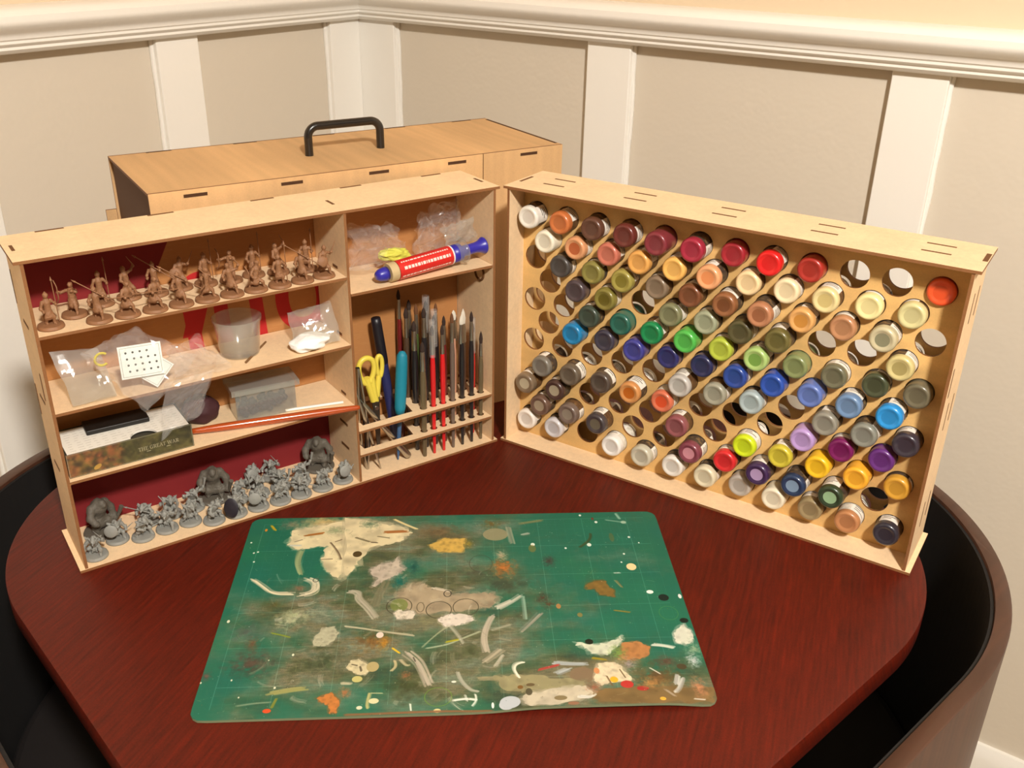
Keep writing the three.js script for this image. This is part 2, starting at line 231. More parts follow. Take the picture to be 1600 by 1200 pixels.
// ------------------------------------------------------------------ cutting mat
const MATF = [["f",85,85,45,50,483,1509,141,95],["f",165,175,135,60,706,1672,179,92],["f",120,100,75,60,679,1258,124,100],["f",105,90,60,70,2066,331,318,178],["f",110,115,90,50,1470,1546,203,190],["f",75,80,60,50,2446,1085,234,208],["f",60,75,55,70,2754,1291,338,280],["f",80,90,65,50,2896,1774,287,219],["f",82,70,58,80,393,2324,270,196],["f",100,75,50,80,363,2051,79,104],["f",80,95,85,50,275,1898,221,198],["f",165,170,135,80,653,1743,154,142],["f",95,75,65,60,35,2473,57,81],["f",60,75,50,60,1066,2323,243,226],["f",120,90,48,75,1457,2075,231,200],["f",172,122,42,70,1574,2094,67,114],["f",60,70,40,60,1798,2654,318,255],["f",75,85,55,50,2371,2238,334,279],["f",120,120,85,60,2180,1795,348,182],["f",105,80,46,90,4032,2671,295,232],["f",130,115,85,80,3460,2612,385,216],["f",120,110,70,70,3747,2439,262,168],["f",110,120,95,80,444,136,171,121],["f",190,170,115,80,827,108,343,122],["f",180,165,120,70,1261,143,286,142],["p",226,212,170,95,481,237,700,184,942,112,1168,79,1234,865,1168,969,1044,1103,913,960,840,797,876,540,746,554,556,604,462,488],["p",226,212,170,95,1020,12,1431,129,1676,218,1760,320,1643,491,1382,577,1224,793,1161,1038,1122,1071],["f",110,130,100,90,1307,145,126,91],["f",150,160,120,70,934,252,136,80],["s",172,108,42,100,51,630,340,794,307],["s",228,184,30,100,28,231,148,278,230],["e",200,130,40,100,182,226,15,26],["s",150,165,118,85,81,613,624,584,806,656,1020],["s",198,203,188,100,35,490,527,589,530],["s",215,205,172,90,77,200,1106,312,1211,414,1330,608,1337],["s",220,210,180,95,89,723,1358,844,1346,842,1163,752,1109],["r",80,80,70,100,9,828,1129,27,31],["s",110,90,65,100,14,903,484,996,638,1044,786],["s",120,100,70,100,10,838,779,956,774],["s",110,90,65,100,11,956,467,1019,431],["s",120,110,90,100,11,523,452,596,416],["e",75,60,30,100,1209,701,48,52],["e",215,225,205,100,62,455,11,13],["e",215,225,205,100,123,644,11,13],["e",215,225,205,100,163,627,11,13],["e",215,225,205,100,151,799,11,13],["s",168,106,52,100,68,1488,311,1702,299],["s",218,198,142,100,30,1566,72,1638,136,1814,263],["s",110,100,70,100,16,1169,398,1320,480],["s",110,100,70,100,13,1403,386,1528,420],["s",95,80,60,100,16,1343,490,1399,502],["p",190,178,160,100,1357,976,1489,874,1606,843,1645,772,1674,917,1729,963,1669,1040,1567,1122,1497,1171,1439,1244,1412,1235,1441,1117,1372,1046],["s",122,120,92,60,103,1529,1189,1487,1354,1459,1546],["s",188,182,160,90,71,1187,1326,1280,1329,1279,1443,1381,1574,1472,1732],["p",204,168,82,100,1957,578,2123,450,2348,468,2311,703,2069,695],["f",140,125,50,90,2380,555,50,95],["f",100,85,40,90,2640,190,115,112],["e",142,137,104,90,2678,392,136,114],["s",148,152,128,70,62,2821,257,2851,553],["f",164,102,46,100,2739,991,135,203],["f",175,165,130,90,2717,773,77,101],["r",60,60,45,60,9,2504,911,119,143],["f",25,88,76,60,1804,957,96,195],["f",10,97,86,90,1676,1194,89,127],["p",168,153,124,100,1664,1376,1762,1264,1907,1220,2003,1307,2128,1345,2221,1430,2407,1388,2593,1411,2663,1479,2586,1604,2463,1631,2180,1667,1879,1686,1733,1556],["s",198,188,165,100,44,2024,1308,2169,1363],["e",112,126,64,80,1687,1554,86,98],["r",68,62,44,90,9,2074,1640,123,125],["r",68,62,44,90,9,2337,1610,124,126],["r",68,62,44,90,9,1688,1570,123,126],["p",218,208,188,100,1638,1677,1695,1617,1737,1650,1817,1638,1849,1685,1821,1761,1682,1763],["s",208,203,184,100,53,2646,1622,2794,1532],["r",60,55,45,100,9,2159,1395,36,49],["r",80,70,50,70,9,1896,1594,35,71],["p",218,208,194,100,2070,1775,2180,1703,2380,1741,2419,1804,2308,1860,2239,1872,2140,1898],["s",188,182,152,100,21,1197,1854,1346,1882,1525,1933,1839,2004],["e",218,203,188,100,1528,1985,35,41],["s",170,175,140,80,14,1931,2165,2034,2012,2160,1884],["s",172,182,152,90,17,1970,2180,2132,2152,2267,2079,2464,1970],["s",188,178,32,100,21,2151,2103,2257,2078],["s",176,176,152,80,27,2190,1885,2258,2006,2305,2123],["s",188,178,158,95,93,1800,2243,1879,2329,1929,2438,1998,2650],["s",182,172,152,90,68,2591,1749,2526,1883,2490,2073,2514,2244],["s",188,178,152,80,66,2500,2381,2558,2329,2648,2235],["s",196,190,170,80,29,2592,2438,2664,2305],["s",170,172,146,70,26,2582,1960,2754,1892],["s",150,150,125,70,23,2646,2079,2741,2111],["s",228,188,42,100,21,1659,2175,1719,2233],["p",202,192,154,100,1259,2412,1297,2319,1362,2308,1432,2365,1475,2447,1434,2511,1350,2494],["e",188,182,114,100,1365,2560,46,39],["e",172,157,108,100,1491,2408,56,64],["s",90,80,60,100,11,1302,2373,1350,2389],["s",90,80,60,100,13,1379,2403,1393,2457],["s",70,70,55,100,8,1849,2300,1870,2356],["s",192,176,132,100,17,1682,2335,1704,2403,1661,2461],["s",188,176,140,100,21,1738,2337,1779,2406,1807,2407],["f",142,97,62,90,1793,2525,69,72],["s",186,186,166,90,29,2254,2518,2272,2610,2352,2740,2424,2762],["e",225,225,210,100,2217,2627,22,13],["s",238,238,226,100,22,2216,2846,2315,2826,2404,2848],["s",238,238,226,100,14,2401,2792,2415,2854,2376,2926],["s",238,238,226,100,14,2315,2795,2328,2863],["s",225,230,215,100,12,1843,2879,1850,2952],["s",156,150,114,90,74,2447,2604,2548,2595,2730,2654],["e",218,203,144,100,2074,2967,32,24],["r",100,140,52,70,9,2081,2804,117,111],["s",200,190,124,100,21,1487,2742,1470,2864,1483,2913],["s",205,200,150,100,11,1505,2737,1595,2740],["e",210,205,160,100,1529,2830,44,32],["e",205,205,175,100,1412,2904,26,22],["s",142,97,62,80,26,1305,2988,1654,2985,2092,2974,2533,3004],["e",186,192,198,100,2669,2938,67,63],["e",230,230,225,100,2549,2933,12,36],["p",178,177,148,95,913,2028,984,1864,1094,1853,1144,1947,1071,2108,934,2117],["s",142,162,52,100,17,519,1922,603,1948,688,1982],["s",146,146,88,80,93,636,2695,779,2662,907,2648],["s",142,142,52,100,18,695,2775,674,2874],["e",208,77,36,100,635,2910,36,25],["p",188,118,57,100,1044,2776,1157,2717,1232,2809,1229,2959,1165,2956,1145,2856,1069,2828],["f",157,107,67,95,1269,2721,61,78],["s",142,162,132,70,18,378,2837,500,2811,645,2804],["s",190,182,150,100,32,1239,2609,1306,2618],["e",210,212,185,100,80,1737,14,22],["e",210,212,185,100,267,2530,8,12],["e",210,212,185,100,659,2638,10,14],["e",210,212,185,100,758,2225,11,16],["e",210,212,185,100,550,2288,6,8],["e",210,212,185,100,369,2742,7,10],["e",210,212,185,100,6,2552,8,12],["e",238,208,154,100,4068,1023,52,59],["e",238,238,228,100,4185,1443,35,29],["e",235,225,220,100,4471,1522,17,35],["e",10,32,28,100,4305,1536,52,52],["e",14,34,26,100,4434,1888,42,36],["e",215,225,210,100,4131,493,14,17],["e",215,225,210,100,4027,796,12,15],["e",215,225,210,100,4221,601,9,12],["e",215,225,210,100,3977,941,10,13],["e",215,225,210,100,3418,672,13,17],["e",215,225,210,100,3646,54,14,19],["e",215,225,210,100,3810,193,17,22],["e",215,225,210,100,3678,620,24,31],["e",215,225,210,100,3071,594,23,29],["s",60,60,26,100,18,3573,662,3664,574,3710,483,3719,413],["s",165,180,160,100,38,2976,411,3039,390],["s",160,190,168,70,25,4058,36,4085,136],["s",150,185,160,60,22,3928,156,4129,212],["e",170,190,165,80,4116,206,31,29],["s",122,126,82,60,55,2963,196,3203,143],["p",132,101,46,85,3565,1301,3655,1243,3756,1247,3770,1328,3833,1410,3818,1508,3663,1463,3636,1383,3548,1380],["f",55,55,50,90,3218,892,78,108],["f",70,55,40,90,3100,1500,86,96],["f",85,65,42,80,3153,1598,85,76],["e",162,122,72,100,3245,1630,24,38],["s",202,202,182,100,51,2663,1636,2764,1564,2881,1453],["s",142,172,152,80,29,2905,1473,2907,1626,2906,1811],["s",166,166,148,85,66,2858,1988,2948,1885,3055,1744],["r",72,134,72,80,6,4307,1773,91,101],["s",152,132,52,100,16,3786,1716,3927,1749],["s",150,140,90,100,18,3870,1251,3917,1354],["s",190,205,190,100,15,3877,1124,3929,1119],["e",140,120,62,80,3439,1768,26,33],["e",130,115,55,60,3059,666,40,67],["e",95,100,55,60,3940,491,27,81],["e",110,50,35,100,3778,126,14,25],["p",218,218,200,90,4287,2069,4414,1930,4479,2077,4438,2196,4375,2233,4289,2190],["f",130,160,130,80,4443,2294,120,135],["p",207,212,188,100,3344,2173,3428,2254,3484,2334,3630,2339,3777,2170,3798,2080,3696,2167,3516,2199],["e",16,28,16,100,3478,2158,38,39],["e",14,30,22,100,4430,1888,36,33],["p",178,122,72,100,3787,2190,3925,2176,4032,2259,3980,2392,3829,2423,3711,2419],["f",112,142,72,90,3725,2324,86,124],["s",168,152,42,100,34,3491,2382,3581,2404],["s",215,218,200,100,38,4066,2221,4158,2234,4246,2267],["s",192,202,203,100,60,3130,2433,3271,2457,3402,2463],["s",178,187,187,100,65,3141,2581,3237,2530],["s",194,72,62,100,43,2992,2520,3152,2471],["f",148,138,132,95,3793,2478,98,102],["e",127,107,82,95,3358,2608,113,104],["p",152,146,108,90,2563,2576,2819,2586,3072,2632,3374,2680,3357,2820,2929,2819,2680,2792],["p",127,102,62,90,3357,2820,3818,2786,4520,2797,4465,2968,3907,2995,3474,2978],["p",222,208,174,100,3519,2467,3679,2455,3732,2531,3795,2697,3639,2709,3492,2756,3453,2665],["e",228,172,42,100,3631,2682,36,39],["e",184,52,47,100,3736,2748,58,49],["e",168,46,42,100,3866,2806,53,31],["f",157,117,67,95,3955,2739,140,79],["f",90,70,55,90,4141,2455,118,84],["e",205,140,90,100,3493,2559,26,40],["s",192,192,184,100,43,4207,2642,4178,2748],["s",192,192,184,100,38,4251,2680,4198,2802,4149,2852],["f",167,117,82,95,4367,2791,76,139],["f",172,182,178,90,4395,2446,79,112],["p",203,194,170,95,2775,2881,2968,2804,3315,2748,3432,2823,3319,2921,3041,2960,2855,2969],["e",182,190,196,100,2698,2912,89,74],["e",100,85,55,100,2887,2713,38,21],["e",120,85,40,100,2797,2736,25,24],["f",152,97,72,90,3439,2771,82,78],["s",228,228,220,100,35,3298,2886,3396,2907,3425,2874],["s",228,220,205,100,14,4296,2935,4383,2939],["e",228,172,62,100,4017,2941,27,22],["s",228,222,202,100,27,2844,2412,2778,2419,2748,2492,2792,2603],["s",225,222,205,100,12,3979,2541,4056,2618],["s",120,95,60,100,10,3573,2634,3606,2760],["s",120,95,60,100,10,3703,2549,3737,2659],["e",70,62,40,100,4271,2525,46,37],["s",165,150,130,80,28,4065,2831,4126,2903],["e",125,110,75,90,3135,2896,56,30],["e",75,70,50,90,2868,2800,30,45],["e",150,105,80,90,3239,2968,49,20]];
const matTex = canvasTex(2025, 1350, (x, w, h) => {
  const k = w / 4500;                               // list is in tenths of a millimetre
  x.fillStyle = 'rgb(24,100,78)'; x.fillRect(0, 0, w, h);
  seed(11);
  for (let i = 0; i < 260; i++) { const px = rnd() * w, py = rnd() * h, r = rr(20, 120); const g = x.createRadialGradient(px, py, 0, px, py, r); const c = [[30, 120, 78], [16, 92, 88], [52, 112, 74], [24, 110, 96]][i % 4]; g.addColorStop(0, `rgba(${c},0.22)`); g.addColorStop(1, `rgba(${c},0)`); x.fillStyle = g; x.fillRect(px - r, py - r, 2 * r, 2 * r); }
  // worn film of old paint, wiped and layered: blotchy taupe, olive and grey, thick in the middle and along the near edge
  const filmW = 900, filmH = 600, fc = document.createElement('canvas'); fc.width = filmW; fc.height = filmH; const fx = fc.getContext('2d'), fi = fx.createImageData(filmW, filmH);
  const gs = (px, py, cx, cy, sx, sy) => Math.exp(-(((px - cx) / sx) ** 2 + ((py - cy) / sy) ** 2)), fbm = (a, b, c) => noise(a, b, c) + 0.55 * noise(a * 2.1, b * 2.1, c + 5) + 0.35 * noise(a * 4.6, b * 4.6, c + 9) + 0.22 * noise(a * 11, b * 11, c + 2), tones = [[64, 66, 48], [88, 84, 54], [122, 108, 82], [118, 120, 100], [152, 146, 120]];
  for (let j = 0; j < filmH; j++) for (let i = 0; i < filmW; i++) {
    const px = i / filmW, py = j / filmH, q = (j * filmW + i) * 4;
    const dens = Math.min(1.1, 0.95 * gs(px, py, 0.45, 0.42, 0.2, 0.34) + 0.85 * gs(px, py, 0.2, 0.66, 0.17, 0.3) + 0.85 * gs(px, py, 0.5, 0.8, 0.28, 0.22) + 1.0 * gs(px, py, 0.86, 0.96, 0.25, 0.16) + 0.8 * gs(px, py, 0.3, 0.1, 0.24, 0.14) + 0.12) - 0.7 * gs(px, py, 0.12, 0.22, 0.09, 0.14);
    const al = Math.max(0, Math.min(0.86, dens * 0.95 - 0.22 + 0.62 * fbm(px * 7, py * 5, 3)));
    const k2 = Math.max(0, Math.min(3.99, 1.8 + 2.3 * fbm(px * 6 + 40, py * 9, 7))), t0 = tones[k2 | 0], t1 = tones[(k2 | 0) + 1], f = k2 - (k2 | 0), gr = 1 + 0.22 * (speck(i, j) - 0.5) + 0.2 * noise(px * 60, py * 160, 4);
    for (let c = 0; c < 3; c++) fi.data[q + c] = Math.max(0, Math.min(255, (t0[c] + (t1[c] - t0[c]) * f) * gr)); fi.data[q + 3] = 255 * al;
  }
  fx.putImageData(fi, 0, 0); x.imageSmoothingEnabled = true; x.drawImage(fc, 0, 0, w, h);
  // printed grid
  for (let mm = 15; mm <= 435; mm += 10) { x.strokeStyle = `rgba(150,205,180,${(mm - 15) % 50 === 0 ? 0.34 : 0.10})`; x.lineWidth = (mm - 15) % 50 === 0 ? 2 : 1.4; x.beginPath(); x.moveTo(mm * 10 * k, 120 * k); x.lineTo(mm * 10 * k, h - 120 * k); x.stroke(); }
  for (let mm = 12; mm <= 290; mm += 10) { x.strokeStyle = `rgba(150,205,180,${(mm - 12) % 50 === 0 ? 0.34 : 0.10})`; x.lineWidth = (mm - 12) % 50 === 0 ? 2 : 1.4; x.beginPath(); x.moveTo(150 * k, mm * 10 * k); x.lineTo(w - 150 * k, mm * 10 * k); x.stroke(); }
  const wob = (pts, amp) => { const o = []; for (let i = 0; i < pts.length; i++) { const a = pts[i], b = pts[(i + 1) % pts.length]; for (let j = 0; j < 7; j++) { const t = j / 7; o.push([a[0] + (b[0] - a[0]) * t + rr(-amp, amp), a[1] + (b[1] - a[1]) * t + rr(-amp, amp)]); } } return o; };
  const smooth = (o, close) => { x.beginPath(); if (close) { const n = o.length; x.moveTo((o[0][0] + o[n - 1][0]) / 2, (o[0][1] + o[n - 1][1]) / 2); for (let i = 0; i < n; i++) { const b = o[(i + 1) % n]; x.quadraticCurveTo(o[i][0], o[i][1], (o[i][0] + b[0]) / 2, (o[i][1] + b[1]) / 2); } x.closePath(); } else { x.moveTo(o[0][0], o[0][1]); for (let i = 1; i < o.length - 1; i++) x.quadraticCurveTo(o[i][0], o[i][1], (o[i][0] + o[i + 1][0]) / 2, (o[i][1] + o[i + 1][1]) / 2); const e = o[o.length - 1]; x.lineTo(e[0], e[1]); } };
  for (const [kind, r, g, b, a, ...q] of MATF) {
    const al = a / 100, col = (f = 1, m = 1) => `rgba(${Math.min(255, r * m) | 0},${Math.min(255, g * m) | 0},${Math.min(255, b * m) | 0},${al * f})`;
    if (kind === 'f') {
      const [cx, cy, rx, ry] = q.map((v) => v * k);
      const m1 = Math.max(rx, ry); for (let i = 0; i < 420; i++) { const t = rnd() * 6.283, d = rnd() * 1.1, px = cx + Math.cos(t) * d * rx, py = cy + Math.sin(t) * d * ry, R = Math.max(2, rr(0.03, 0.16) * m1); const m = rr(0.7, 1.25); x.fillStyle = col(rr(0.12, 0.45) * (1.15 - d * 0.8), m); x.beginPath(); x.ellipse(px, py, R, R * rr(0.3, 0.9), rnd() * 3.2, 0, 7); x.fill(); }
    } else if (kind === 'e') { const [cx, cy, rx, ry] = q.map((v) => v * k); x.fillStyle = col(); x.beginPath(); x.ellipse(cx, cy, Math.max(rx, 1.5), Math.max(ry, 1.5), 0, 0, 7); x.fill(); }
    else if (kind === 'r') { const [lw, cx, cy, rx, ry] = q.map((v) => v * k); x.strokeStyle = col(); x.lineWidth = lw; x.beginPath(); x.ellipse(cx, cy, rx, ry, 0, 0, 7); x.stroke(); }
    else if (kind === 's') {
      const lw = q[0] * k * 1.35, p = []; for (let i = 1; i < q.length; i += 2) p.push([q[i] * k, q[i + 1] * k]);
      x.lineCap = x.lineJoin = 'round'; const n = Math.max(3, Math.min(16, lw / 4 | 0));
      for (let i = 0; i < n; i++) { const off = (i / (n - 1) - 0.5) * lw * 0.8, ox = off * 0.7 + rr(-1, 1), oy = off * 0.5 * (rnd() < 0.5 ? 1 : -1); x.strokeStyle = col(rr(0.35, 0.8), rr(0.8, 1.08)); x.lineWidth = Math.max(1.6, lw / n * 2.1); const o = p.map(([a1, b1], j) => [a1 + ox + (j && j < p.length - 1 ? rr(-1.5, 1.5) : rr(-lw, lw) * 0.12), b1 + oy + rr(-1.5, 1.5)]); if (o.length > 2) smooth(o, false); else { x.beginPath(); x.moveTo(...o[0]); x.lineTo(...o[1]); } x.stroke(); }
    } else {
      const p = []; for (let i = 0; i < q.length; i += 2) p.push([q[i] * k, q[i + 1] * k]);
      let cx = 0, cy = 0, ext = 0; for (const v of p) { cx += v[0] / p.length; cy += v[1] / p.length; } for (const v of p) ext = Math.max(ext, Math.hypot(v[0] - cx, v[1] - cy));
      for (let c = 0; c < 5; c++) { const sc = rr(0.96, 1.12), q2 = p.map((v) => [cx + (v[0] - cx) * sc + rr(-4, 4), cy + (v[1] - cy) * sc + rr(-4, 4)]); smooth(wob(q2, Math.min(16, ext * 0.12)), true); x.fillStyle = col(0.3, rr(0.7, 1)); x.fill(); }
      const o = wob(p, Math.min(12, ext * 0.09)); smooth(o, true); x.fillStyle = col(0.92); x.fill();
      x.save(); smooth(o, true); x.clip();
      for (let i = 0; i < ext * 1.4; i++) { const px = cx + rr(-ext, ext), py = cy + rr(-ext, ext), R = rr(3, 0.16 * ext + 5); const m = rr(0.66, 1.14); const gr = x.createRadialGradient(px, py, 0, px, py, R); gr.addColorStop(0, col(0.55, m)); gr.addColorStop(1, col(0, m)); x.fillStyle = gr; x.fillRect(px - R, py - R, 2 * R, 2 * R); }
      x.restore();
    }
  }
  for (let i = 0; i < 70; i++) { const px = rr(0.08, 0.62) * w, py = rr(0.3, 0.95) * h, t0 = rr(-1, 2.2), l = rr(20, 90), lw = rr(4, 22), c = [[176, 170, 148], [140, 140, 116], [196, 190, 168], [120, 116, 92]][i % 4]; for (let j = 0; j < 8; j++) { const o = (j / 7 - 0.5) * lw; x.strokeStyle = `rgba(${c},${rr(0.12, 0.4)})`; x.lineWidth = lw / 6; x.beginPath(); x.moveTo(px - Math.sin(t0) * o, py + Math.cos(t0) * o); x.quadraticCurveTo(px + Math.cos(t0 + 0.3) * l * 0.5 - Math.sin(t0) * o, py + Math.sin(t0 + 0.3) * l * 0.5 + Math.cos(t0) * o, px + Math.cos(t0) * l * rr(0.7, 1.1) - Math.sin(t0) * o, py + Math.sin(t0) * l * rr(0.7, 1.1) + Math.cos(t0) * o); x.stroke(); } }
  // flecks, hair-thin scratches and crumbs of dried paint
  for (let i = 0; i < 1500; i++) { const px = rnd() * w, py = rnd() * h, s = rr(0.8, 2.6); const c = [[190, 190, 160], [60, 60, 42], [150, 140, 100], [40, 60, 48], [120, 96, 60], [206, 208, 190]][i % 6]; x.fillStyle = `rgba(${c},${rr(0.25, 0.7)})`; x.beginPath(); x.ellipse(px, py, s, s * rr(0.4, 1), rnd() * 3, 0, 7); x.fill(); }
  for (let i = 0; i < 300; i++) { const px = rnd() * w * 0.95, py = rnd() * h, l = rr(6, 40), t = rnd() * 6.28; const c = [[170, 175, 140], [70, 66, 44], [150, 150, 90]][i % 3]; x.strokeStyle = `rgba(${c},${rr(0.2, 0.5)})`; x.lineWidth = rr(0.8, 2); x.beginPath(); x.moveTo(px, py); x.quadraticCurveTo(px + Math.cos(t) * l * 0.5 + rr(-5, 5), py + Math.sin(t) * l * 0.5 + rr(-5, 5), px + Math.cos(t) * l, py + Math.sin(t) * l); x.stroke(); }
});
{
  const t = thing('cutting_mat', 'green self-healing cutting mat covered in dried paint splashes', 'cutting mat', V(-0.0507, TY, -0.7651), 0.0652);
  // a thin slab, rounded at the corners, that has curled a little along its near edge
  const W2 = 0.225, H2 = 0.15, TH = 0.0025, nx = 60, nz = 40, pos = [], uv = [], idx = [], R = 0.011;
  const lift = (x, z) => { const e = Math.max(0, (z - 0.03) / 0.12); const s = 1 / (1 + Math.exp(-(x - 0.045) / 0.012)), d = 1 / (1 + Math.exp((x - 0.2) / 0.01)); return 0.0045 * e * e * s * d + 0.0002; };
  const put = (i, j, up) => {
    let x = -W2 + 2 * W2 * i / nx, z = -H2 + 2 * H2 * j / nz; const cx = Math.sign(x) * (W2 - R), cz = Math.sign(z) * (H2 - R), dx = x - cx, dz = z - cz;
    if (dx * cx > 0 && dz * cz > 0) { const m = Math.max(Math.abs(dx), Math.abs(dz)), l = Math.hypot(dx, dz); x = cx + dx / l * m; z = cz + dz / l * m; }
    pos.push(x, lift(x, z) + (up ? TH : 0), z); uv.push((x + W2) / (2 * W2), 1 - (z + H2) / (2 * H2));
  };
  for (const up of [1, 0]) for (let j = 0; j <= nz; j++) for (let i = 0; i <= nx; i++) put(i, j, up);
  const id = (i, j, up) => (up ? 0 : (nx + 1) * (nz + 1)) + j * (nx + 1) + i;
  for (let j = 0; j < nz; j++) for (let i = 0; i < nx; i++) { const a = id(i, j, 1), b = id(i + 1, j, 1), c = id(i, j + 1, 1), d = id(i + 1, j + 1, 1); idx.push(a, c, b, b, c, d); const a2 = id(i, j, 0), b2 = id(i + 1, j, 0), c2 = id(i, j + 1, 0), d2 = id(i + 1, j + 1, 0); idx.push(a2, b2, c2, b2, d2, c2); }
  const topIdx = idx.length, rim = [];
  for (let i = 0; i < nx; i++) rim.push([i, 0]); for (let j = 0; j < nz; j++) rim.push([nx, j]); for (let i = nx; i > 0; i--) rim.push([i, nz]); for (let j = nz; j > 0; j--) rim.push([0, j]);
  const g = new THREE.BufferGeometry(); g.setAttribute('position', new THREE.Float32BufferAttribute(pos, 3)); g.setAttribute('uv', new THREE.Float32BufferAttribute(uv, 2)); g.setIndex(idx); g.computeVertexNormals();
  part('printed_sheet', g, phys({ map: matTex, roughness: 0.46, clearcoat: 0.15, clearcoatRoughness: 0.4 }), t);
  const rp = [], ri = []; rim.forEach(([i, j], n) => { const a = id(i, j, 1) * 3, b = id(i, j, 0) * 3; rp.push(pos[a], pos[a + 1], pos[a + 2], pos[b], pos[b + 1], pos[b + 2]); const m = rim.length, q = (n + 1) % m; ri.push(2 * n, 2 * q, 2 * n + 1, 2 * q, 2 * q + 1, 2 * n + 1); });
  const rg = new THREE.BufferGeometry(); rg.setAttribute('position', new THREE.Float32BufferAttribute(rp, 3)); rg.setIndex(ri); rg.computeVertexNormals();
  part('edge_band', rg, std({ color: srgb(120, 128, 96), roughness: 0.7, side: THREE.DoubleSide }), t);
}

// ------------------------------------------------------------------ the folding case: two halves standing open
const W = 0.5096, H = 0.3326, D = 0.087, B = 0.003;
const LA = 0.6071, LX = -0.0176, LZ = -1.0907, RA = 0.5662, RX = -0.0138, RZ = -1.0943;
const LW = (u, v, y) => V(LX - u * Math.cos(LA) - v * Math.sin(LA), TY + y, LZ + u * Math.sin(LA) - v * Math.cos(LA));
const RW = (u, v, y) => V(RX + u * Math.cos(RA) + v * Math.sin(RA), TY + y, RZ + u * Math.sin(RA) - v * Math.cos(RA));
// back sheet of the shelf half: reused board with big red letters on it
const backTex = canvasTex(1024, 668, (x, w, h) => {   // left = outer side, right = hinge
  seed(21); x.fillStyle = 'rgb(176,120,68)'; x.fillRect(0, 0, w, h);
  for (let i = 0; i < 5000; i++) { x.fillStyle = `rgba(${rnd() < 0.5 ? '150,100,60' : '206,160,112'},0.12)`; x.fillRect(rnd() * w, rnd() * h, rr(4, 26), rr(1, 2)); }
  x.fillStyle = 'rgb(122,20,24)';
  x.beginPath(); x.moveTo(0, 0); x.lineTo(330, 0); x.lineTo(250, 150); x.lineTo(0, 150); x.fill();        // solid red field
  x.fillRect(0, 470, 640, 198); x.fillStyle = 'rgb(176,24,26)';
  x.font = 'bold 210px sans-serif'; x.save(); x.translate(640, 150); x.rotate(Math.PI - 0.06); x.fillText('OUJ', -30, -6); x.restore();
  x.save(); x.translate(330, 205); x.transform(1, 0, -0.35, 1, 0, 0); x.fillRect(0, 0, 42, 70); x.restore();
});
{
  const t = thing('shelf_case', 'open laser-cut wooden shelf case holding figurines, bags and brushes', 'case', V(LX, TY, LZ), LA);
  const b = (n, g, m = M.mdf) => part(n, g, m, t);
  b('top_board', board(W, B, D, 1, -W / 2, H - B / 2, -D / 2));
  b('bottom_board', board(W, B, D, 1, -W / 2, B / 2, -D / 2));
  b('side_board', board(B, H - 2 * B, D - 0.004, 0, -0.0065, H / 2, -D / 2 + 0.001));
  b('side_board', board(B, H - 2 * B, D - 0.004, 0, -0.5030, H / 2, -D / 2 + 0.001));
  const back = box(W - 0.018, H - 2 * B, B, -W / 2, H / 2, -D + 0.0035);
  b('back_board', back, std({ map: backTex, roughness: 0.8 }));
  for (const y of [0.258, 0.179, 0.104]) b('shelf', board(0.3065, B, D - 0.007, 1, -0.3485, y, -D / 2 + 0.0025));
  b('divider', board(B, H - 2 * B, D - 0.007, 0, -0.1935, H / 2, -D / 2 + 0.0025));
  b('shelf', board(0.183, B, D - 0.007, 1, -0.100, 0.238, -D / 2 + 0.0025));
  // two pierced racks that hold the brushes, with a bay for tools
  for (const y of [0.0685, 0.037]) {
    const s = new THREE.Shape([[-0.1915, 0], [-0.0085, 0], [-0.0085, 0.078], [-0.1915, 0.078]].map((q) => new THREE.Vector2(...q)));
    s.holes.push(new THREE.Path([[-0.181, 0.012], [-0.115, 0.012], [-0.108, 0.066], [-0.181, 0.066]].map((q) => new THREE.Vector2(...q))));
    for (const v of [0.0125, 0.0315, 0.0505, 0.068]) for (let k = 0; k < 7; k++) { const u = 0.0175 + k * 0.0137; if (u > 0.103) continue; const h = new THREE.Path(); h.absarc(-u, v, 0.0046, 0, 6.2832, true); s.holes.push(h); }
    const g = new THREE.ExtrudeGeometry(s, { depth: B, bevelEnabled: false, curveSegments: 14 }).rotateX(-Math.PI / 2).translate(0, y - B / 2, -0.001);
    b('brush_rack', scorch(metresUV(toCreasedNormals(g, 0.5)), 1));
  }
  // tab ends showing in their slots
  const tab = (g) => part('tab', g, M.scorched, t), e = 0.0003;
  tab(box(0.003, e * 2, 0.018, -0.1935, H, -0.036)); tab(box(0.003, e * 2, 0.018, -0.5030, H, -0.043)); tab(box(0.003, e * 2, 0.018, -0.0065, H, -0.036));
  for (const u of [0.042, 0.146, 0.25, 0.3575, 0.463]) tab(box(0.026, e * 2, 0.003, -u, H, -D + 0.0025));
  for (const y of [0.258, 0.179, 0.104]) tab(box(e * 2, 0.003, 0.024, -0.5046, y, -0.045));
  for (const y of [0.285, 0.165]) tab(box(e * 2, 0.034, 0.003, -0.5046, y, -D + 0.008));
  tab(box(e * 2, 0.028, 0.004, -0.5046, 0.20, -0.025));
  for (const y of [0.258, 0.179, 0.104]) { tab(box(e * 2, 0.003, 0.012, -0.1951, y + 0.0055, -0.03)); }
  for (const y of [0.0685, 0.037]) tab(box(e * 2, 0.003, 0.02, -0.1951, y, -0.035));
  // finger hole in the hinge side
  part('finger_hole', new THREE.TorusGeometry(0.0095, 0.0014, 8, 28).rotateY(Math.PI / 2).translate(-0.0085, 0.222, -0.03), M.scorched, t);
}
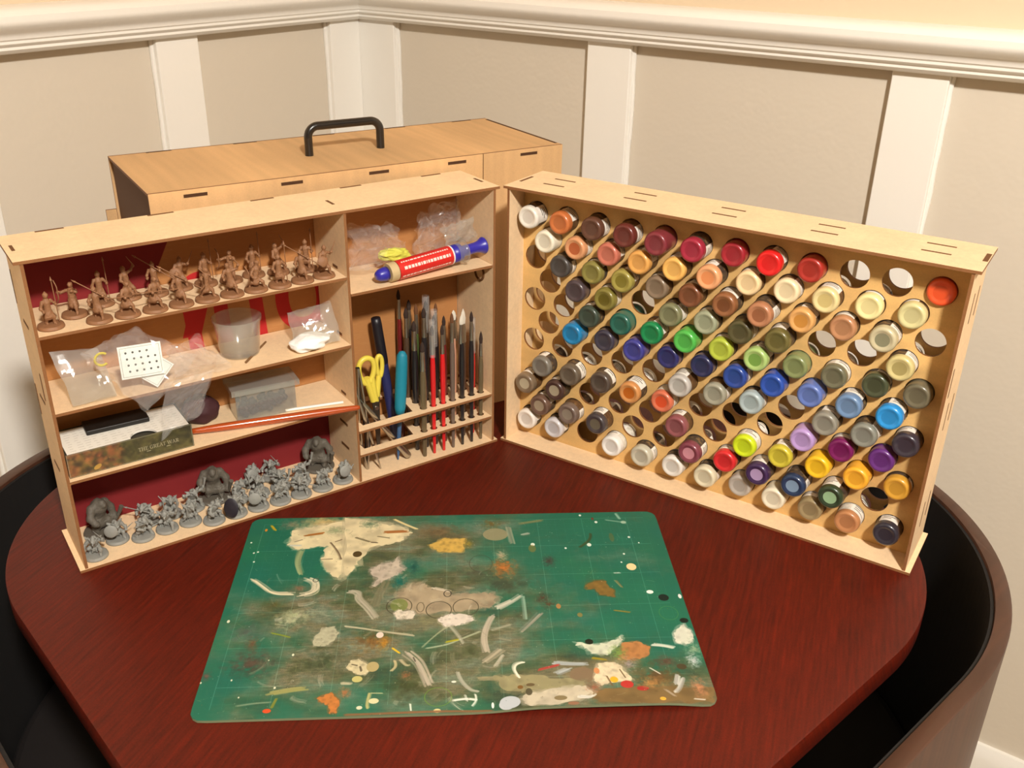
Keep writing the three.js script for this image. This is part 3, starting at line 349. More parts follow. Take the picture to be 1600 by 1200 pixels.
// ------------------------------------------------------------------ paint rack half
const HP = { u0: 0.0262, y0: 0.297, pu: 0.0409, py: 0.0267, r: 0.0145, v: 0.0335, v2: 0.060 };
const holeAt = (r, c) => [HP.u0 + (c + 0.5 * (r % 2)) * HP.pu, HP.y0 - r * HP.py];
{
  const t = thing('paint_rack', 'laser-cut wooden rack with staggered rows of round holes for paints', 'paint rack', V(RX, TY, RZ), -RA);
  const b = (n, g, m = M.mdf) => part(n, g, m, t);
  b('top_board', board(W, B, D, 1, W / 2, H - B / 2, -D / 2));
  b('bottom_board', board(W, B, D, 1, W / 2, B / 2, -D / 2));
  b('side_board', board(B, H - 2 * B, D - 0.004, 0, 0.0065, H / 2, -D / 2 + 0.001));
  b('side_board', board(B, H - 2 * B, D - 0.004, 0, 0.5030, H / 2, -D / 2 + 0.001));
  for (const v of [HP.v, HP.v2]) {
    const s = new THREE.Shape([[0.008, B], [0.5015, B], [0.5015, H - B], [0.008, H - B]].map((q) => new THREE.Vector2(...q)));
    for (let r = 0; r < 11; r++) for (let c = 0; c < 12 - (r % 2); c++) { const [u, y] = holeAt(r, c); const h = new THREE.Path(); h.absarc(u, y, HP.r, 0, 6.2832, true); s.holes.push(h); }
    const g = new THREE.ExtrudeGeometry(s, { depth: B, bevelEnabled: false, curveSegments: 36 }).translate(0, 0, -v - B);
    b('hole_panel', scorch(metresUV(toCreasedNormals(g, 0.5)), 2), M.rack);
  }
  const tab = (g) => part('tab', g, M.scorched, t), e = 0.0003;
  for (const u of [0.046, 0.1495, 0.253, 0.358, 0.4635]) for (const v of [HP.v, HP.v2]) tab(box(0.027, e * 2, 0.0028, u, H, -v - B / 2));
  tab(box(0.003, e * 2, 0.027, 0.0055, H, -0.041)); tab(box(0.0045, e * 2, 0.026, 0.5065, H, -0.046));
  for (const y of [0.285, 0.17, 0.055]) for (const v of [HP.v, HP.v2]) tab(box(e * 2, 0.03, 0.0028, 0.5045, y, -v - B / 2));
  tab(box(e * 2, 0.03, 0.004, 0.5045, 0.215, -0.014));
}
// ------------------------------------------------------------------ outer carrying cover behind the shelf half
{
  const k = 0.9805, bw = 0.516, bd = 0.197, bh = 0.347, t = thing('carrying_cover', 'plywood carrying cover box with black handle behind the shelf case', 'box', V(-0.3847 * k, TY, -0.9954 * k), 0.5626);
  const b = (n, g, m = M.ply) => part(n, g, m, t);
  b('top_board', board(bw - 0.0, B, bd - 2 * B, 1, bw / 2, bh - B / 2, -bd / 2));
  b('front_board', board(0.398, bh, B, 2, 0.199, bh / 2, -B / 2));
  b('front_board', board(bw - 0.399, bh, B, 2, 0.399 + (bw - 0.399) / 2, bh / 2, -B / 2));
  b('back_board', board(bw, bh, B, 2, bw / 2, bh / 2, -bd + B / 2));
  b('back_skirt', board(0.04, 0.183, B, 2, 0.008, 0.1915, -bd - B / 2));
  b('end_board', board(B, bh - B, bd - 2 * B, 0, bw - B / 2, (bh - B) / 2, -bd / 2));
  part('inner_board', box(B, bh - B, bd - 2 * B, 0.0045, (bh - B) / 2, -bd / 2), M.darkEnd, t, 'dark brown end panel');
  const tab = (g) => part('tab', g, M.groove, t), e = 0.0003;
  for (const u of [0.048, 0.154, 0.259, 0.362, 0.465]) { tab(box(0.025, 0.0035, e * 2, u, bh - 0.0065, 0)); tab(box(0.03, e * 2, 0.0035, u + 0.01, bh, -bd + 0.0035)); }
  tab(box(0.0035, e * 2, bd - 0.02, bw - 0.003, bh, -bd / 2));
  // black bow handle
  const hw = 0.0467, hh = 0.034, cx = 0.256, cz = -0.0895, rr_ = 0.0125, p = [];
  p.push(V(-hw, 0, 0)); for (let i = 0; i <= 8; i++) { const q = Math.PI - i / 8 * Math.PI / 2; p.push(V(-hw + rr_ + rr_ * Math.cos(q), hh - rr_ + rr_ * Math.sin(q), 0)); }
  for (let i = 0; i <= 8; i++) { const q = Math.PI / 2 - i / 8 * Math.PI / 2; p.push(V(hw - rr_ + rr_ * Math.cos(q), hh - rr_ + rr_ * Math.sin(q), 0)); } p.push(V(hw, 0, 0));
  const path = new THREE.CurvePath(); for (let i = 0; i + 1 < p.length; i++) path.add(new THREE.LineCurve3(p[i], p[i + 1]));
  part('handle', new THREE.TubeGeometry(path, 90, 0.005, 14).translate(cx, bh, cz), M.blackMetal, t);
}

// ------------------------------------------------------------------ paint bottles: bottoms facing out of the rack
const ordinal = ['first', 'second', 'third', 'fourth', 'fifth', 'sixth', 'seventh', 'eighth', 'ninth', 'tenth', 'eleventh', 'twelfth'];
const rowName = ['top', 'second', 'third', 'fourth', 'fifth', 'sixth', 'seventh', 'eighth', 'ninth', 'tenth', 'bottom'];
const RB = 0.0136, LB = 0.058;
const shellGeo = lathe([[0.0072, 0.0012], [0.0092, 0.0006], [0.0102, 0.0000], [0.0116, 0.0003], [0.0128, 0.0014], [RB, 0.0035], [RB, 0.040], [0.0120, 0.045], [0.0075, 0.049], [0.0065, 0.050]], 36).rotateX(-Math.PI / 2);
const discGeo = lathe([[0, 0.0016], [0.0054, 0.0015], [0.0075, 0.0012]], 28).rotateX(-Math.PI / 2);
const capGeo = lathe([[0, 0.049], [0.0068, 0.049], [0.0068, 0.056], [0.0035, LB], [0, LB]], 18).rotateX(-Math.PI / 2);
const sleeveGeo = (a, b) => { const g = new THREE.CylinderGeometry(RB + 0.00015, RB + 0.00015, b - a, 36, 1, true).translate(0, (a + b) / 2, 0).rotateX(-Math.PI / 2); return g; };
const sleeveA = sleeveGeo(0.0068, 0.042), sleeveB = sleeveGeo(0.0088, 0.042);
const labelMat = [0, 1, 2, 3].map((k) => std({ roughness: 0.5, map: canvasTex(256, 96, (x, w, h) => {
  seed(300 + k); const bg = ['rgb(70,58,50)', 'rgb(96,66,40)', 'rgb(52,50,52)', 'rgb(226,220,208)'][k]; x.fillStyle = bg; x.fillRect(0, 0, w, h);
  for (let i = 0; i < 260; i++) { x.fillStyle = `rgba(${k === 3 ? '190,180,160' : ['150,110,60', '40,30,26', '180,150,90'][i % 3]},0.35)`; x.fillRect(rnd() * w, rnd() * h, rr(2, 16), rr(2, 10)); }
  x.fillStyle = 'rgb(236,230,220)'; x.fillRect(0, 0, 62, h); x.fillRect(150, 0, 34, h * 0.8);
  x.fillStyle = 'rgb(60,56,54)'; for (let i = 0; i < 9; i++) x.fillRect(8 + rr(0, 4), 8 + i * 9, rr(20, 44), 3);
}) }));
const capMat = std({ color: srgb(232, 230, 224), roughness: 0.5 });
// row, hole, front of bottle (m behind the rack's mouth), colour name, r, g, b, [disc r, g, b], label kind (-1 none)
const PAINTS = [
  [0, 0, .011, 'white', 232, 226, 214, , 0], [0, 1, .012, 'orange brown', 196, 112, 62, , 1], [0, 2, .013, 'dark brown', 96, 62, 48, , 0], [0, 3, .012, 'oxblood brown', 104, 46, 40, , 1], [0, 4, .006, 'dull maroon', 126, 48, 56, , -1], [0, 5, .008, 'crimson', 160, 40, 62, , 0], [0, 6, .020, 'deep crimson', 158, 36, 48, , -1], [0, 7, .014, 'bright red', 226, 32, 34, , 0], [0, 8, .019, 'brick red', 166, 46, 38, , -1], [0, 11, .028, 'vivid orange', 232, 86, 44, , -1],
  [1, 0, .015, 'ivory white', 236, 228, 206, , -1], [1, 1, .014, 'terracotta', 214, 152, 108, [178, 92, 52], 0], [1, 2, .016, 'dusky pink', 196, 112, 92, , 1], [1, 3, .011, 'orange tan', 224, 164, 88, , 1], [1, 4, .013, 'golden tan', 236, 182, 98, , 1], [1, 5, .010, 'peach', 230, 164, 116, [222, 140, 88], 0], [1, 6, .018, 'cream', 240, 210, 162, , 1], [1, 7, .018, 'pale cream', 240, 220, 180, , 1], [1, 8, .015, 'pale khaki', 226, 208, 152, [204, 184, 122], 1], [1, 9, .022, 'buttermilk', 240, 226, 164, , 1], [1, 10, .022, 'pale sage', 212, 204, 150, , 1],
  [2, 1, .017, 'charcoal grey', 74, 70, 68, , 2], [2, 2, .019, 'olive green', 134, 126, 66, , 2], [2, 3, .014, 'khaki yellow', 158, 146, 72, [124, 112, 40], 1], [2, 4, .018, 'taupe grey', 132, 112, 92, , 1], [2, 5, .015, 'chocolate brown', 120, 72, 46, , 1], [2, 6, .011, 'warm brown', 142, 92, 58, [112, 66, 38], 0], [2, 7, .005, 'rosy brown', 178, 122, 88, [146, 92, 62], 0], [2, 8, .015, 'ochre tan', 218, 164, 100, [196, 136, 62], 0], [2, 9, .019, 'fawn brown', 184, 132, 94, , 1], [2, 10, .013, 'stone grey', 196, 186, 152, [134, 132, 106], 0],
  [3, 1, .019, 'dark slate', 78, 66, 70, , -1], [3, 2, .015, 'moss green', 128, 118, 56, [96, 86, 26], 3], [3, 4, .014, 'grey green', 124, 124, 92, , 0], [3, 5, .016, 'pale grey green', 158, 162, 134, , 2], [3, 6, .012, 'dark olive', 84, 78, 50, , 0], [3, 7, .011, 'drab olive', 104, 96, 52, , 0], [3, 10, .016, 'pale olive', 206, 192, 134, [164, 150, 96], 0],
  [4, 2, .017, 'bottle green', 62, 74, 64, , 0], [4, 3, .018, 'teal green', 40, 98, 84, , -1], [4, 4, .014, 'emerald green', 22, 128, 74, , 1], [4, 5, .014, 'bright leaf green', 82, 178, 78, , -1], [4, 6, .016, 'lime green', 176, 190, 66, , 2], [4, 7, .013, 'spring green', 168, 196, 118, [116, 156, 72], 0], [4, 8, .019, 'dusty green', 128, 138, 90, , -1], [4, 9, .018, 'dark grey green', 108, 106, 84, , 3], [4, 10, .021, 'dark forest green', 70, 76, 54, , 2], [4, 11, .020, 'grey brown', 106, 100, 80, , -1],
  [5, 1, .016, 'cyan blue', 28, 124, 176, , -1], [5, 2, .021, 'ink grey', 62, 58, 72, , -1], [5, 3, .015, 'violet blue', 62, 62, 140, , -1], [5, 4, .020, 'deep navy', 44, 44, 100, , -1], [5, 5, .020, 'midnight navy', 42, 44, 84, , -1], [5, 6, .014, 'royal blue', 44, 72, 150, , 2], [5, 7, .017, 'cobalt blue', 44, 80, 170, , -1], [5, 8, .016, 'periwinkle blue', 96, 118, 184, , -1], [5, 9, .014, 'slate blue', 108, 138, 176, , 2], [5, 10, .013, 'sky blue', 44, 146, 216, , 0],
  [6, 5, .011, 'silver white', 190, 184, 178, , 1], [6, 6, .014, 'warm grey', 158, 154, 136, , 1], [6, 7, .017, 'pale blue grey', 168, 182, 184, , 2], [6, 9, .014, 'mid grey', 142, 138, 126, , 2], [6, 10, .012, 'ash grey', 134, 134, 124, , 0], [6, 11, .015, 'blue black', 58, 52, 62, , 0],
  [7, 0, .016, 'gunmetal silver', 122, 116, 106, , 0], [7, 1, .014, 'dark bronze', 104, 92, 78, , 0], [7, 2, .017, 'black metallic', 84, 72, 64, , 0], [7, 3, .013, 'copper orange', 206, 142, 84, [184, 96, 26], 0], [7, 4, .014, 'coral red', 210, 112, 82, [214, 78, 42], 3], [7, 8, .016, 'lilac', 184, 152, 208, , -1], [7, 9, .017, 'magenta purple', 118, 26, 88, , 0], [7, 10, .020, 'royal purple', 100, 48, 122, , -1],
  [8, 0, .012, 'clear grey wash', 124, 104, 82, [178, 166, 140], 1], [8, 1, .016, 'sepia wash', 74, 52, 46, [164, 152, 128], 2], [8, 5, .014, 'rose wash', 142, 80, 84, , 1], [8, 7, .015, 'fluorescent yellow', 206, 224, 34, , 3], [8, 8, .015, 'mustard yellow', 204, 188, 60, , 1], [8, 9, .016, 'sunflower yellow', 242, 192, 40, , -1], [8, 10, .016, 'amber yellow', 244, 176, 52, , -1], [8, 11, .020, 'ochre yellow', 208, 154, 54, , 0],
  [9, 0, .015, 'umber wash', 108, 82, 68, [160, 144, 120], 0], [9, 1, .015, 'smoke wash', 116, 98, 88, [142, 130, 114], 1], [9, 2, .012, 'dark ink wash', 70, 62, 64, [104, 96, 80], 1], [9, 5, .011, 'plum wash', 128, 62, 76, [204, 138, 150], 0], [9, 6, .016, 'scarlet', 212, 44, 48, , 0], [9, 7, .010, 'violet wash', 62, 40, 80, [176, 150, 190], 0], [9, 8, .009, 'blue wash', 38, 56, 88, [128, 152, 178], 0], [9, 9, .009, 'dark green wash', 48, 64, 44, [150, 184, 142], 0],
  [10, 0, .018, 'chalk white', 234, 226, 216, , 2], [10, 1, .017, 'lilac white', 206, 202, 204, , 2], [10, 3, .017, 'clean white', 236, 232, 226, , 3], [10, 4, .015, 'clear varnish', 196, 190, 170, , 0], [10, 5, .015, 'soft white', 228, 222, 212, , 2], [10, 6, .014, 'cream white', 218, 208, 178, , 2], [10, 7, .019, 'pearl grey', 178, 170, 160, , -1], [10, 8, .014, 'antique white', 232, 222, 196, , -1], [10, 9, .016, 'muddy clear', 150, 132, 96, , 2], [10, 10, .014, 'light brown', 186, 128, 84, , 3], [10, 11, .014, 'blackened navy', 48, 46, 56, , 0],
];
seed(77);
const discCache = new Map();
const paintMat = (r, g, b) => { const k = `${r},${g},${b}`; if (!discCache.has(k)) discCache.set(k, phys({ color: srgb(r, g, b), roughness: 0.34, clearcoat: 0.5, clearcoatRoughness: 0.12 })); return discCache.get(k); };
PAINTS.forEach(([r, c, v, colour, R, G, Bc, disc, kind], i) => {
  const [u, y] = holeAt(r, c), drop = HP.r - RB - 0.0003;
  const t = thing('paint_bottle', `${colour} paint bottle in ${rowName[r]} row of rack, ${ordinal[c]} hole from hinge`, 'paint bottle', RW(u, v, y - drop), -RA, 'paint bottles in the rack');
  t.rotation.order = 'YXZ';
  const body = part('bottle', shellGeo, paintMat(R, G, Bc), t);
  part('bottle_base', discGeo, paintMat(...(disc || [R * 0.92 | 0, G * 0.92 | 0, Bc * 0.92 | 0])), body);
  if (kind >= 0) { const s = part('paper_label', rnd() < 0.5 ? sleeveA : sleeveB, labelMat[kind], t); s.rotation.z = rr(-1.2, 1.4); }
  part('cap', capGeo, capMat, t);
});

// ------------------------------------------------------------------ figurines: one sculpted skin per pose, copied with their bases and weapons
function nets(sdf, lo, hi, cell) {                   // naive surface nets of a distance field, in millimetres
  const n = [0, 1, 2].map((k) => Math.ceil((hi[k] - lo[k]) / cell) + 1), [nx, ny, nz] = n, f = new Float32Array(nx * ny * nz), id = (i, j, k) => (k * ny + j) * nx + i;
  for (let k = 0; k < nz; k++) for (let j = 0; j < ny; j++) for (let i = 0; i < nx; i++) f[id(i, j, k)] = sdf(lo[0] + i * cell, lo[1] + j * cell, lo[2] + k * cell);
  const vid = new Int32Array(nx * ny * nz).fill(-1), pos = [], idx = [];
  for (let k = 0; k < nz - 1; k++) for (let j = 0; j < ny - 1; j++) for (let i = 0; i < nx - 1; i++) {
    let c = 0, x = 0, y = 0, z = 0, m = 0; const q = [];
    for (let b = 0; b < 8; b++) { const v = f[id(i + (b & 1), j + (b >> 1 & 1), k + (b >> 2))]; q.push(v); if (v < 0) m |= 1 << b; }
    if (m === 0 || m === 255) continue;
    for (let b = 0; b < 8; b++) for (const e of [1, 2, 4]) { if (b & e) continue; const a = q[b], d = q[b | e]; if ((a < 0) === (d < 0)) continue; const t = a / (a - d); x += (b & 1) + (e === 1 ? t : 0); y += (b >> 1 & 1) + (e === 2 ? t : 0); z += (b >> 2) + (e === 4 ? t : 0); c++; }
    vid[id(i, j, k)] = pos.length / 3; pos.push(lo[0] + (i + x / c) * cell, lo[1] + (j + y / c) * cell, lo[2] + (k + z / c) * cell);
  }
  const quad = (a, b, c, d, s) => { if (a < 0 || b < 0 || c < 0 || d < 0) return; if (s) idx.push(a, b, c, a, c, d); else idx.push(a, c, b, a, d, c); };
  for (let k = 1; k < nz - 1; k++) for (let j = 1; j < ny - 1; j++) for (let i = 1; i < nx - 1; i++) {
    const s = f[id(i, j, k)] < 0;
    if (s !== f[id(i + 1, j, k)] < 0) quad(vid[id(i, j - 1, k - 1)], vid[id(i, j, k - 1)], vid[id(i, j, k)], vid[id(i, j - 1, k)], s);
    if (s !== f[id(i, j + 1, k)] < 0) quad(vid[id(i - 1, j, k - 1)], vid[id(i - 1, j, k)], vid[id(i, j, k)], vid[id(i, j, k - 1)], s);
    if (s !== f[id(i, j, k + 1)] < 0) quad(vid[id(i - 1, j - 1, k)], vid[id(i, j - 1, k)], vid[id(i, j, k)], vid[id(i - 1, j, k)], s);
  }
  const g = new THREE.BufferGeometry(); g.setAttribute('position', new THREE.Float32BufferAttribute(pos, 3)); g.setIndex(idx); g.scale(0.001, 0.001, 0.001); g.computeVertexNormals(); return g;
}
const capsule = (x, y, z, c) => { const [ax, ay, az, ra, bx, by, bz, rb] = c, dx = bx - ax, dy = by - ay, dz = bz - az, L = dx * dx + dy * dy + dz * dz || 1e-6; const t = Math.max(0, Math.min(1, ((x - ax) * dx + (y - ay) * dy + (z - az) * dz) / L)); return Math.hypot(x - ax - dx * t, y - ay - dy * t, z - az - dz * t) - (ra + (rb - ra) * t); };
function sculpt(caps, k, lo, hi, cell, rough, sd) {
  return nets((x, y, z) => { let d = 1e3; for (const c of caps) { const e = capsule(x, y, z, c), h = Math.max(0, k - Math.abs(d - e)) / k; d = Math.min(d, e) - h * h * k * 0.25; } return d > 2.5 ? d : d + rough * noise(x * 0.75 + sd, y * 0.75, z * 0.75) + rough * 0.6 * noise(x * 1.7, y * 1.7 + sd, z * 1.7); }, lo, hi, cell);
}
const limb = (a, b, bend, r0, r1, r2) => { const m = a.map((v, i) => (v + b[i]) / 2 + bend[i]); return [[...a, r0, ...m, r1], [...m, r1, ...b, r2]]; };
const baseGeo = (r) => { const g = lathe([[0, 0], [r, 0], [r, 0.0008], [r * 0.94, 0.0031], [r * 0.85, 0.0033], [r * 0.5, 0.0034], [0, 0.0034]].map((q) => q), 26); const p = g.attributes.position; for (let i = 0; i < p.count; i++) if (p.getY(i) > 0.0032) p.setY(i, p.getY(i) + 0.0005 * noise(p.getX(i) * 700, p.getZ(i) * 700, r * 900)); g.computeVertexNormals(); return g; };
const base25 = baseGeo(0.0122), base40 = baseGeo(0.019);
const tanMat = std({ color: srgb(140, 98, 66), roughness: 0.62 }), greyMat = std({ color: srgb(138, 138, 132), roughness: 0.6 }), trollMat = std({ color: srgb(92, 86, 76), roughness: 0.65 }), darkShield = std({ color: srgb(38, 34, 42), roughness: 0.5 });
const mm = (x, y, z) => V(x / 1000, y / 1000, z / 1000);
function soldier(o, sd) {                             // standing man: stride, lean, hands, hood or helmet
  const { stride: s = 4, lean: l = 0, hr, hl, helm = 0, cloak = 0, kneel = 0 } = o, hip = 14.5 - kneel * 4, ch = [l * 4, 22 - kneel * 4, l * 1.5], head = [l * 6.2, 28 - kneel * 4, l * 2.4 + 0.6];
  const caps = [[0, hip, 0, 2.9, ...ch, 3.3], [ch[0], ch[1] + 1, ch[2], 3, ch[0], ch[1] + 2, ch[2], 2.6], [ch[0], ch[1] + 2, ch[2], 1.3, head[0], head[1] - 1, head[2], 1.3], [head[0], head[1], head[2], 2.15, head[0], head[1] + 0.6, head[2] + 0.2, 2.1], [head[0], head[1] - 0.2, head[2] + 2.0, 0.45, head[0], head[1] + 0.3, head[2] + 2.1, 0.4],
    ...limb([1.5, hip, 0], [1.8 + s * 0.5, 4, s], [0.6, 0.4, 1.4 + kneel * 2], 2.1, 1.7, 1.2), ...limb([-1.5, hip, 0], [-1.8 - s * 0.3, 4, -s], [-0.5, 0.2, 1.6], 2.1, 1.7, 1.2),
    [1.8 + s * 0.5, 4, s, 1.15, 1.9 + s * 0.5, 3.7, s + 2.2, 0.9], [-1.8 - s * 0.3, 4, -s, 1.15, -2 - s * 0.3, 3.7, -s + 2.2, 0.9],
    [0, hip, 0, 3.1, 0, hip - 4.2, 0.2, 3.9],
    ...limb([ch[0] + 3.5, ch[1] + 1.4, ch[2]], hr, [1.6, -1.6, -1], 1.6, 1.35, 1.05), ...limb([ch[0] - 3.5, ch[1] + 1.4, ch[2]], hl, [-1.6, -1.6, -1], 1.6, 1.35, 1.05), [...hr, 1.2, hr[0], hr[1] - 0.6, hr[2] + 0.6, 1.1], [...hl, 1.2, hl[0], hl[1] - 0.6, hl[2] + 0.6, 1.1]];
  if (helm) caps.push([head[0], head[1] + 1.2, head[2] - 0.2, 2.35, head[0], head[1] + 3.4, head[2] - 0.3, 0.7]); else caps.push([head[0], head[1] + 0.6, head[2] - 1, 2.3, head[0], head[1] - 1.6, head[2] - 1.8, 1.6]);
  if (cloak) caps.push([ch[0], ch[1] + 1, ch[2] - 2.2, 2.2, 0.5, 8, -4.2, 3.2]);
  return sculpt(caps.map((c) => { const q = c.slice(); q[3] *= 0.9; q[7] *= 0.9; return q; }), 0.9, [-13, 2, -10], [13, 34, 12], 0.62, 0.45, sd);
}
const spear = (a, b) => merge([tube(mm(...a), mm(...b), 0.00045, 0.00042, 6), tube(mm(...b), mm(b[0] + (b[0] - a[0]) * 0.1, b[1] + (b[1] - a[1]) * 0.1, b[2] + (b[2] - a[2]) * 0.1), 0.0011, 0.0001, 5)]);
const bow = (c, h) => new THREE.TubeGeometry(new THREE.CatmullRomCurve3([mm(c[0] - 2, c[1] - h, c[2] - 3), mm(c[0], c[1] - h * 0.5, c[2] + 0.6), mm(c[0], c[1], c[2] + 1), mm(c[0], c[1] + h * 0.5, c[2] + 0.6), mm(c[0] - 2, c[1] + h, c[2] - 3)]), 22, 0.0005, 6);
const blade = (a, b, w) => { const g = tube(mm(...a), mm(...b), 0.0006, 0.0002, 5); return merge([g, tube(mm(...a), mm(a[0] - (b[0] - a[0]) * 0.18, a[1] - (b[1] - a[1]) * 0.18, a[2] - (b[2] - a[2]) * 0.18), 0.0007, 0.0006, 6)]); };
const disc = (c, r, ax, oval = 1) => lathe([[0, 0.0012], [r * 0.6, 0.0009], [r, 0], [r * 0.98, -0.0006], [r * 0.6, 0.0002], [0, 0.0004]], 20).scale(1, 1, oval).rotateX(Math.PI / 2 - 0.25).rotateY(ax).translate(c[0] / 1000, c[1] / 1000, c[2] / 1000);
const TAN = [
  ['levelled spear', { stride: 5, lean: 0.35, hr: [5, 18, 5], hl: [-3, 19, 7], helm: 0 }, (t) => part('spear', spear([-20, 21.5, 6.4], [17, 16.5, 5.8]), tanMat, t)],
  ['spear raised aslant', { stride: 4, lean: -0.1, hr: [6.5, 24, 3], hl: [-5, 17, 4], helm: 1 }, (t) => part('spear', spear([19, 15, 4], [-13, 36, 2]), tanMat, t)],
  ['drawn bow', { stride: 4.5, lean: 0.1, hr: [2, 24, 3.5], hl: [-9, 23.5, 4.5], cloak: 1 }, (t) => part('bow', bow([-9.5, 23.5, 4.5], 10).rotateY(0.25), tanMat, t)],
  ['upright spear and cloak', { stride: 2, lean: 0, hr: [6, 20, 3], hl: [-5, 16, 3], helm: 1, cloak: 1 }, (t) => part('spear', spear([6.4, 4, 3.4], [6, 40, 3]), tanMat, t)],
  ['sword and round shield', { stride: 5, lean: 0.2, hr: [8, 24, 3], hl: [-5, 18, 6], helm: 1 }, (t) => { part('sword', blade([8.2, 24, 3.2], [13, 35, 4], 1), tanMat, t); part('shield', disc([-5.5, 17.5, 7.6], 0.0052, -0.3), tanMat, t); }],
  ['bow held low', { stride: 6, lean: 0.4, hr: [7, 16, -2], hl: [-7, 16, 5], cloak: 1, kneel: 0.5 }, (t) => part('bow', bow([-7, 15.5, 5.5], 9.5).rotateY(-0.5), tanMat, t)],
  ['arm thrown up', { stride: 5, lean: -0.3, hr: [7.5, 29, 2], hl: [-6, 17, 4], helm: 0 }, (t) => part('sword', blade([7.7, 29.5, 2.2], [1, 39, 3], 1), tanMat, t)],
].map(([what, o, arm], i) => ({ what, geo: soldier(o, i * 5.3).scale(1.12, 1.12, 1.12).translate(0, -0.0004, 0), arm, k: 1.12 }));
function goblin(o, sd) {                              // crouching, big-headed creature with long arms
  const { hr, hl, s = 4, tw = 0 } = o, caps = [[0, 11, -2, 3.6, tw, 17, 2.5, 4.1], [tw, 17.5, 2, 3.6, tw, 19, 0.5, 2.8], [tw * 1.5, 18.5, 6, 2.5, tw * 1.6, 19.3, 6.4, 2.6], [tw * 1.6, 17.8, 8.2, 1.1, tw * 1.6, 17.2, 9.4, 0.8], [tw * 1.6 + 2, 20, 5.6, 0.9, tw * 1.6 + 4.6, 21.2, 4.6, 0.4], [tw * 1.6 - 2, 20, 5.6, 0.9, tw * 1.6 - 4.6, 21.2, 4.6, 0.4],
    ...limb([2, 10.5, -2], [3 + s * 0.4, 4, s], [1.6, 1.6, 2.6], 2.3, 1.9, 1.3), ...limb([-2, 10.5, -2], [-3 - s * 0.4, 4, -s * 0.7], [-1.6, 1.6, 3], 2.3, 1.9, 1.3), [3 + s * 0.4, 3.8, s, 1.3, 3.2 + s * 0.4, 3.6, s + 2.6, 1], [-3 - s * 0.4, 3.8, -s * 0.7, 1.3, -3.2 - s * 0.4, 3.6, -s * 0.7 + 2.6, 1],
    [0, 10.5, -2, 3.4, 0, 7.5, -1.4, 3.8], ...limb([tw + 4.2, 18, 2], hr, [2, -1.8, -0.6], 1.9, 1.6, 1.3), ...limb([tw - 4.2, 18, 2], hl, [-2, -1.8, -0.6], 1.9, 1.6, 1.3), [...hr, 1.5, hr[0], hr[1] - 0.8, hr[2] + 0.8, 1.2], [...hl, 1.5, hl[0], hl[1] - 0.8, hl[2] + 0.8, 1.2]];
  caps.push([tw * 1.6, 21, 5.2, 2.3, tw * 1.6, 23.4, 4.2, 0.6], [tw + 4.6, 19.4, 1.6, 1.9, tw + 6.6, 21.2, 1, 0.5], [tw - 4.6, 19.4, 1.6, 1.9, tw - 6.6, 21.2, 1, 0.5], [0, 11.4, -2, 3.8, 0, 11.8, -1.6, 3.7], [-1.6, 9, 1.6, 0.9, -1.8, 5.4, 2.4, 0.5], [1.4, 9, 1.6, 0.9, 1.7, 5.8, 2.2, 0.5]);
  return sculpt(caps.map((c) => { const q = c.slice(); q[3] *= 0.84; q[7] *= 0.84; return q; }), 0.8, [-14, 2, -11], [14, 30, 14], 0.62, 0.75, sd);
}
const GREY = [
  ['curved sword', { hr: [8, 20, 5], hl: [-7, 12, 6], tw: 0.5 }, (t) => part('sword', blade([8, 20.5, 5.4], [3, 30, 8], 1), greyMat, t)],
  ['short spear', { hr: [6, 14, 6], hl: [-6, 14, 7], tw: -0.6, s: 5 }, (t) => part('spear', spear([16, 10, 4], [-13, 21, 8.5]), greyMat, t)],
  ['large dark oval shield', { hr: [8, 14, 2], hl: [-4, 14, 8], tw: 0.2 }, (t) => part('shield', disc([-3.5, 13, 10.4], 0.0068, -0.35, 1.35), darkShield, t, 'dark oval shield')],
  ['arms flung wide', { hr: [10, 21, 3], hl: [-10, 20, 4], tw: 0, s: 5.5 }, (t) => part('club', tube(mm(10.5, 20, 3.4), mm(12.5, 29, 4), 0.0006, 0.0014, 7), greyMat, t)],
  ['round spiked shield', { hr: [7, 12, 5], hl: [-6, 16, 6], tw: -0.3 }, (t) => { part('shield', disc([-6.5, 15.5, 8], 0.0056, -0.5), greyMat, t); part('sword', blade([7.2, 12, 5.8], [13, 17, 8], 1), greyMat, t); }],
  ['crooked bow', { hr: [3, 18, 5], hl: [-8, 18, 7], tw: 0.7, s: 3.5 }, (t) => part('bow', bow([-8.4, 18, 7.4], 8.5).rotateY(0.3), greyMat, t)],
].map(([what, o, arm], i) => ({ what, geo: goblin(o, 40 + i * 4.7).scale(1.22, 1.22, 1.22).translate(0, -0.0006, 0), arm, k: 1.22 }));
